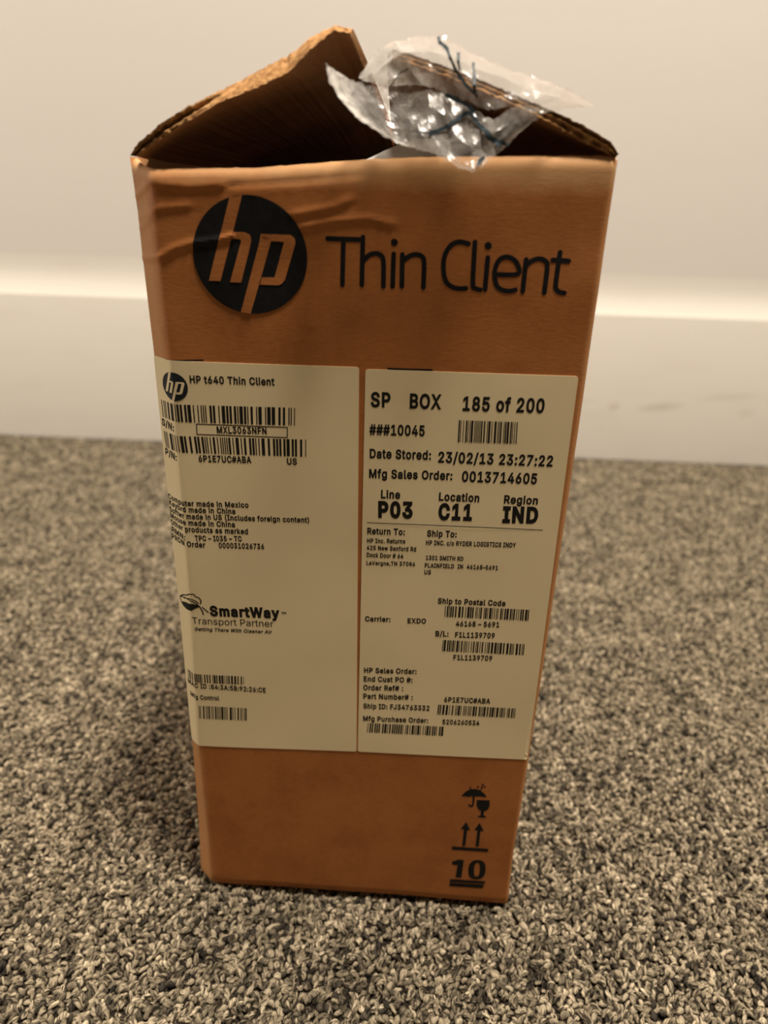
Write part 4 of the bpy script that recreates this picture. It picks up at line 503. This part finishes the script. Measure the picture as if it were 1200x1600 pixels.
def ribbon(bm, pts, w, caps=8, mi=0):
    P = [Vector((p[0], p[1])) for p in pts]
    if len(P) > 2:                                        # smooth the corner points
        Q = [P[0]]
        for i in range(len(P) - 1):
            p0, p1, p2, p3 = P[max(0, i - 1)], P[i], P[i + 1], P[min(len(P) - 1, i + 2)]
            for t in (0.25, 0.5, 0.75, 1.0):
                Q.append(0.5 * ((2 * p1) + (p2 - p0) * t + (2 * p0 - 5 * p1 + 4 * p2 - p3) * t * t + (3 * p1 - p0 - 3 * p2 + p3) * t ** 3))
        P = Q
    L_, R2 = [], []
    for i, p in enumerate(P):
        d = (P[min(i + 1, len(P) - 1)] - P[max(i - 1, 0)]); d.normalize(); nrm = Vector((-d.y, d.x)) * w / 2
        L_.append(p + nrm); R2.append(p - nrm)
    vl = [bm.verts.new((*p, 0)) for p in L_]; vr = [bm.verts.new((*p, 0)) for p in R2]
    for i in range(len(P) - 1):
        f = bm.faces.new((vr[i], vr[i + 1], vl[i + 1], vl[i])); f.material_index = mi
    for (p, q) in ((P[0], P[1]), (P[-1], P[-2])):
        d = p - q; a0 = math.atan2(d.y, d.x)
        vs = [bm.verts.new((p.x + w / 2 * math.cos(a0 - math.pi / 2 + math.pi * k / caps) , p.y + w / 2 * math.sin(a0 - math.pi / 2 + math.pi * k / caps), 0)) for k in range(caps + 1)]
        f = bm.faces.new(vs); f.material_index = mi

GCACHE = {}
def winding(p, l):
    w = 0
    for i in range(len(l)):
        a, b = l[i - 1], l[i]
        if (a.y > p.y) != (b.y > p.y) and p.x < (b.x - a.x) * (p.y - a.y) / (b.y - a.y) + a.x: w += 1 if b.y > a.y else -1
    return w
def glyph(ch, bold):
    """filled mesh (points, faces) of one letter, thickened"""
    if (ch, bold) in GCACHE: return GCACHE[ch, bold]
    wt = (0.002, 0.032, 0.046)[bold]; co, fa = [], []
    raw = [[Vector((l[2 * i] / 1000, l[2 * i + 1] / 1000)) for i in range(len(l) // 2)] for l in GLYPHS[ch][1]]
    def fat(P):
        out = []; k = len(P)
        for i in range(k):                                 # move every outline point outwards
            d0 = (P[i] - P[i - 1]).normalized(); d1 = (P[(i + 1) % k] - P[i]).normalized()
            n0, n1 = Vector((-d0.y, d0.x)), Vector((-d1.y, d1.x)); b_ = n0 + n1
            out.append(P[i] + (b_ / max(0.55, b_.length_squared / 2)) * wt if b_.length > 1e-3 else P[i])
        return out
    fl = [fat(l) for l in raw]; vs, ed = [], []
    for l in fl:
        n0 = len(vs); vs += l; ed += [(n0 + i, n0 + (i + 1) % len(l)) for i in range(len(l))]
    if vs:
        ov, _, of, _, _, _ = geometry.delaunay_2d_cdt(vs, ed, [], 0, 1e-5)
        co = [(v.x, v.y) for v in ov]
        for f in of:
            c = sum((ov[i] for i in f), Vector((0, 0))) / len(f)
            if sum(winding(c, l) for l in fl) != 0: fa.append(list(f))
    GCACHE[ch, bold] = (co, fa); return co, fa
def text_into(bm, txt, x0, z0, x1, z1, h, bold, it):
    """letters (capitals 0.509 high) stretched onto the baseline (x0,z0)-(x1,z1)"""
    pen = 0.0; pts = []; faces = []
    for ch in txt:
        co, fa = glyph(ch, bold); n0 = len(pts)
        pts += [(x + pen + (0.22 * y if it else 0), y) for x, y in co]; faces += [[n0 + i for i in f] for f in fa]
        pen += GLYPHS[ch][0] / 1000 + (0.005, 0.055, 0.08)[bold]
    xa, xb = min(p[0] for p in pts), max(p[0] for p in pts)
    L_ = math.hypot(x1 - x0, z1 - z0); ux, uz = (x1 - x0) / L_, (z1 - z0) / L_
    vs = []
    for x, y in pts:
        u = (x - xa) / (xb - xa) * L_; v = y / (0.509 + (0, 0.02, 0.03)[bold]) * h
        vs.append(bm.verts.new((x0 + u * ux - v * uz, z0 + u * uz + v * ux, 0)))
    for f in faces: bm.faces.new([vs[i] for i in f])
def mmt(e): return (e[0],) + tuple(c / 1000 for c in e[1:6]) + (int(e[6]), e[7])
def bars(bm, q, seed, count):
    q = arr(q); r = random.Random(seed)
    W = np.linalg.norm(q[1] - q[0]); mod = W / (3.4 * count)
    t = 0.0
    while t < 1:
        bw = r.choice((1, 1, 1, 2, 2, 3)) * mod / W; sp = r.choice((1, 1, 1, 2, 2, 3)) * mod / W
        a, b = t, min(1, t + bw)
        if b - a > 0.3 * mod / W:
            poly(bm, [q[0] + (q[1] - q[0]) * a, q[0] + (q[1] - q[0]) * b, q[3] + (q[2] - q[3]) * b, q[3] + (q[2] - q[3]) * a])
        t += bw + sp

def rounded(corners, r, n_=5):
    c = [Vector(p) for p in corners]; out = []
    for i in range(4):
        p, a, b = c[i], (c[i - 1] - c[i]).normalized(), (c[(i + 1) % 4] - c[i]).normalized()
        for k in range(n_ + 1):
            t = k / n_
            out.append((p + a * r) * (1 - t) ** 2 + p * 2 * t * (1 - t) + (p + b * r) * t * t)
    return out
OFF_L = 0.00026
def label(outline, label_text):
    bm = bmesh.new(); poly(bm, rounded(arr(outline).tolist(), 0.0016)); tri(bm); map_face(bm, OFF_L, 0.0022)
    for f in bm.faces:
        f.normal_update()
        if f.normal.y > 0: f.normal_flip()
    be = [e for e in bm.edges if e.is_boundary]
    ex = bmesh.ops.extrude_edge_only(bm, edges=be)
    for v in ex['geom']:
        if isinstance(v, bmesh.types.BMVert): v.co.y += OFF_L
    o = from_bm('shipping_label', bm, PAPER, carton, False); o['label'] = label_text
    return o
lab_l = label(LEFT_OUT, 'cream paper product label wrapped onto the crushed left corner')
lab_r = label(RIGHT_OUT, 'cream paper routing label with large bold black lettering')
for lab, texts, blocks, bcs, seed, counts in ((lab_l, LEFT_TEXT, (1, 6, 15, 19, 21), LEFT_BARS, 1, (37, 42, 27, 20)), (lab_r, RIGHT_TEXT, (4, 8, 14, 24, 31, 39), RIGHT_BARS, 50, (26, 36, 36, 34, 32))):
    s0 = 0
    for s1 in blocks:
        bm = bmesh.new()
        for e in texts[s0:s1]: text_into(bm, *mmt(e))
        face_print('printed_text', bm, INK_LABEL, lab, OFF_L + 0.00008, None); s0 = s1
    bm = bmesh.new()
    if lab is lab_l:
        q = [Vector(p) for p in arr(LEFT_FRAME)]
        for i in range(4): ribbon(bm, [q[i], q[(i + 1) % 4]], 0.0005, 2)
        face_print('printed_frame', bm, INK_LABEL, lab, OFF_L + 0.00008, None)
    else:
        ribbon(bm, [Vector(p) for p in arr(RIGHT_RULE)], 0.0004, 2); face_print('printed_rule', bm, INK_LABEL, lab, OFF_L + 0.00008, None)
    for k, q in enumerate(bcs):
        bm = bmesh.new(); bars(bm, q, seed + k, counts[k])
        face_print('barcode', bm, INK_LABEL, lab, OFF_L + 0.00008, 0.004)

def logo(name, spec, bgm, fgm, parent, off):
    (cx, cz), rx, rz = spec; cx, cz, rx, rz = cx / 1000, cz / 1000, rx / 1000, rz / 1000
    a = bmesh.new(); poly(a, [(cx + rx * math.cos(t), cz + rz * math.sin(t)) for t in np.linspace(0, 2 * math.pi, 97)[:-1]])
    tri(a); map_face(a, off, 0.001)
    b = bmesh.new()
    for sh in LOGO_SHAPES: poly(b, [(cx + rx * x / max(1, math.hypot(x, y)), cz + rz * y / max(1, math.hypot(x, y))) for x, y in sh], 1)
    tri(b); map_face(b, off + 0.0002, 0.001)
    me = bpy.data.meshes.new('x'); b.to_mesh(me); b.free(); a.from_mesh(me); bpy.data.meshes.remove(me)
    for f in a.faces:
        f.normal_update()
        if f.normal.y > 0: f.normal_flip()
    return from_bm(name, a, [bgm, fgm], parent, False)
logo('printed_logo', LOGO_BIG, INK, KRAFT, carton, 0.00035)
logo('printed_logo', LOGO_SMALL, LOGO_DARK, PAPER, lab_l, OFF_L + 0.00009)
bm = bmesh.new()
poly(bm, arr(SW_DARK[0]))
for l in SW_LINES: ribbon(bm, arr(l), 0.0007, 4)
face_print('emblem', bm, INK_LABEL, lab_l, OFF_L + 0.00009, 0.0015)

bm = bmesh.new()
for k, s_ in enumerate(LETTER_STROKES): ribbon(bm, arr(s_), (0.00215 if len(s_) > 2 or abs(s_[0][0] - s_[1][0]) > 1 or abs(s_[0][1] - s_[1][1]) > 5 else 0.0031))
face_print('printed_lettering', bm, INK, carton, 0.00012)
for q in BARS_ABOVE:
    bm = bmesh.new(); poly(bm, arr(q)); face_print('printed_bar', bm, INK, carton, 0.00010)
def symbol(name, polys, lab=None):
    bm = bmesh.new()
    for p in polys: poly(bm, arr(p))
    o = face_print(name, bm, INK, carton, 0.00012)
    if lab: o['label'] = lab
symbol('umbrella_symbol', SYM_UMB); symbol('glass_symbol', SYM_GLASS); symbol('arrow_symbol', SYM_ARROW)
bm = bmesh.new(); poly(bm, arr(SYM_ONE[0]))
oz, iz = arr(SYM_ZERO[0]), arr(SYM_ZERO[1])
vo = [bm.verts.new((*p, 0)) for p in oz]; vi = [bm.verts.new((*p, 0)) for p in iz]
for i in range(len(vo)):
    j = (i + 1) % len(vo); bm.faces.new((vo[i], vo[j], vi[j], vi[i]))
for q in SYM_RULES: poly(bm, arr(q))
face_print('stack_limit_symbol', bm, INK, carton, 0.00012)

# ------------------------------------------------------------------ the white foam standing inside the box
ROT = Matrix.Rotation(-0.0220648, 4, 'Z')
bm = bmesh.new()
tp = [(p[0] / 1000, p[2] / 1000) for p in FOAM_TOP]+ [(0.0330, 0.4660), (0.0345, 0.4600)]
outl = [(-0.0075, 0.0065)] + [(-0.0075, 0.4575)] + tp + [(0.0345, 0.0065)]
fr = [bm.verts.new((x, 0.0330, z)) for x, z in outl]; bk = [bm.verts.new((x, 0.0480, z)) for x, z in outl]
bm.faces.new(fr); bm.faces.new(bk[::-1])
for i in range(len(fr)):
    j = (i + 1) % len(fr); bm.faces.new((fr[j], fr[i], bk[i], bk[j]))
bmesh.ops.bevel(bm, geom=[e for e in bm.edges], offset=0.002, segments=3, affect='EDGES')
foam = from_bm('foam_board', bm, FOAM); foam.matrix_world = ROT
tag(foam, 'smooth white foam packing board standing inside the open cardboard box', 'packing foam')

# ------------------------------------------------------------------ crumpled clear film caught on the flap
film = bpy.data.objects.new('plastic_film', None); COL.objects.link(film); film.matrix_world = ROT
tag(film, 'crumpled piece of clear plastic film hanging over the right top flap', 'plastic wrap')
def film_eval(G, s, t):
    i = min(int(s), len(G[0]) - 2); j = min(int(t), len(G) - 2); a, b = s - i, t - j
    return (1 - b) * ((1 - a) * G[j][i] + a * G[j][i + 1]) + b * ((1 - a) * G[j + 1][i] + a * G[j + 1][i + 1])
def crumple(p, seed, amp):
    q = Vector(p) * 34 + Vector((seed, 0, 0))
    d, pts = noise.voronoi(q)
    f = (d[1] - d[0])
    q2 = Vector(p) * 85 + Vector((seed, 5, 0)); d2, _ = noise.voronoi(q2)
    return amp * (f - 0.35) + amp * 0.22 * (d2[1] - d2[0] - 0.35)
def film_sheet(name, data, seed, amp, milk_fn):
    G = np.array(data, float) / 1000; nr, nc = G.shape[:2]; SUB = 9
    ss = np.linspace(0, nc - 1, (nc - 1) * SUB + 1); tt = np.linspace(0, nr - 1, (nr - 1) * SUB + 1)
    bm = bmesh.new(); P = []; milk = []
    for t in tt:
        row = []
        for s in ss:
            p = film_eval(G, s, t); e = min(s, nc - 1 - s, t, nr - 1 - t)
            dd = crumple(p, seed, amp)
            p = p + np.array([0.25 * dd * math.sin(s * 5), -dd, 0.5 * dd])
            if e == 0: p = p + np.array([noise.noise(Vector((s * 3, t * 3, seed))) * 0.0012, 0, noise.noise(Vector((s * 4, t * 3, seed + 9))) * 0.0014])
            row.append(tuple(p)); milk.append(milk_fn(s / (nc - 1), t / (nr - 1)))
        P.append(row)
    grid_bm(bm, P)
    o = from_bm(name, bm, FILM, film, False)
    a = o.data.attributes.new('milk', 'FLOAT', 'POINT'); a.data.foreach_set('value', milk)
    return G
GF = film_sheet('film_sheet', FILM_FRONT, 3.0, 0.0042, lambda s, t: 0.28 + 0.85 * (1 - sm(0.02, 0.20, s)) + 0.30 * sm(0.6, 1, t) * (1 - sm(0.3, 0.6, s)))
GB = film_sheet('film_sheet', FILM_BACK, 8.0, 0.0030, lambda s, t: 0.20 + 0.9 * (1 - sm(0.10, 0.34, s)) * (1 - 0.25 * t))
def film_stroke(name, lines, G, seed, amp, m, w):
    bm = bmesh.new()
    for l in lines:
        pts = []
        for (a, b) in zip(l[:-1], l[1:]):
            for k in range(8): pts.append((a[0] + (b[0] - a[0]) * k / 8, a[1] + (b[1] - a[1]) * k / 8))
        pts.append(l[-1])
        P = []
        for (s, t) in pts:
            p = film_eval(G, s, t); dd = crumple(p, seed, amp); P.append(p + np.array([0.25 * dd * math.sin(s * 5), -dd - 0.0012, 0.5 * dd]))
        rows = []
        for i, p in enumerate(P):
            d = P[min(i + 1, len(P) - 1)] - P[max(0, i - 1)]; nrm = np.array([-d[2], 0, d[0]]); nrm /= (np.linalg.norm(nrm) + 1e-9)
            ww = w * (0.75 + 0.4 * noise.noise(Vector((i * 0.4, seed, l[0][0])))) / 2
            rows.append([tuple(p - nrm * ww), tuple(p + nrm * ww)])
        grid_bm(bm, rows)
    return from_bm(name, bm, m, film, False)
film_stroke('ink_stroke', INK_BACK, GB, 8.0, 0.0030, INK_BLUE, 0.0016)
film_stroke('ink_stroke', INK_FRONT, GF, 3.0, 0.0042, INK_BLUE, 0.0020)
film_stroke('hair', [HAIR_LINE], GB, 8.0, 0.0030, HAIR, 0.0006)
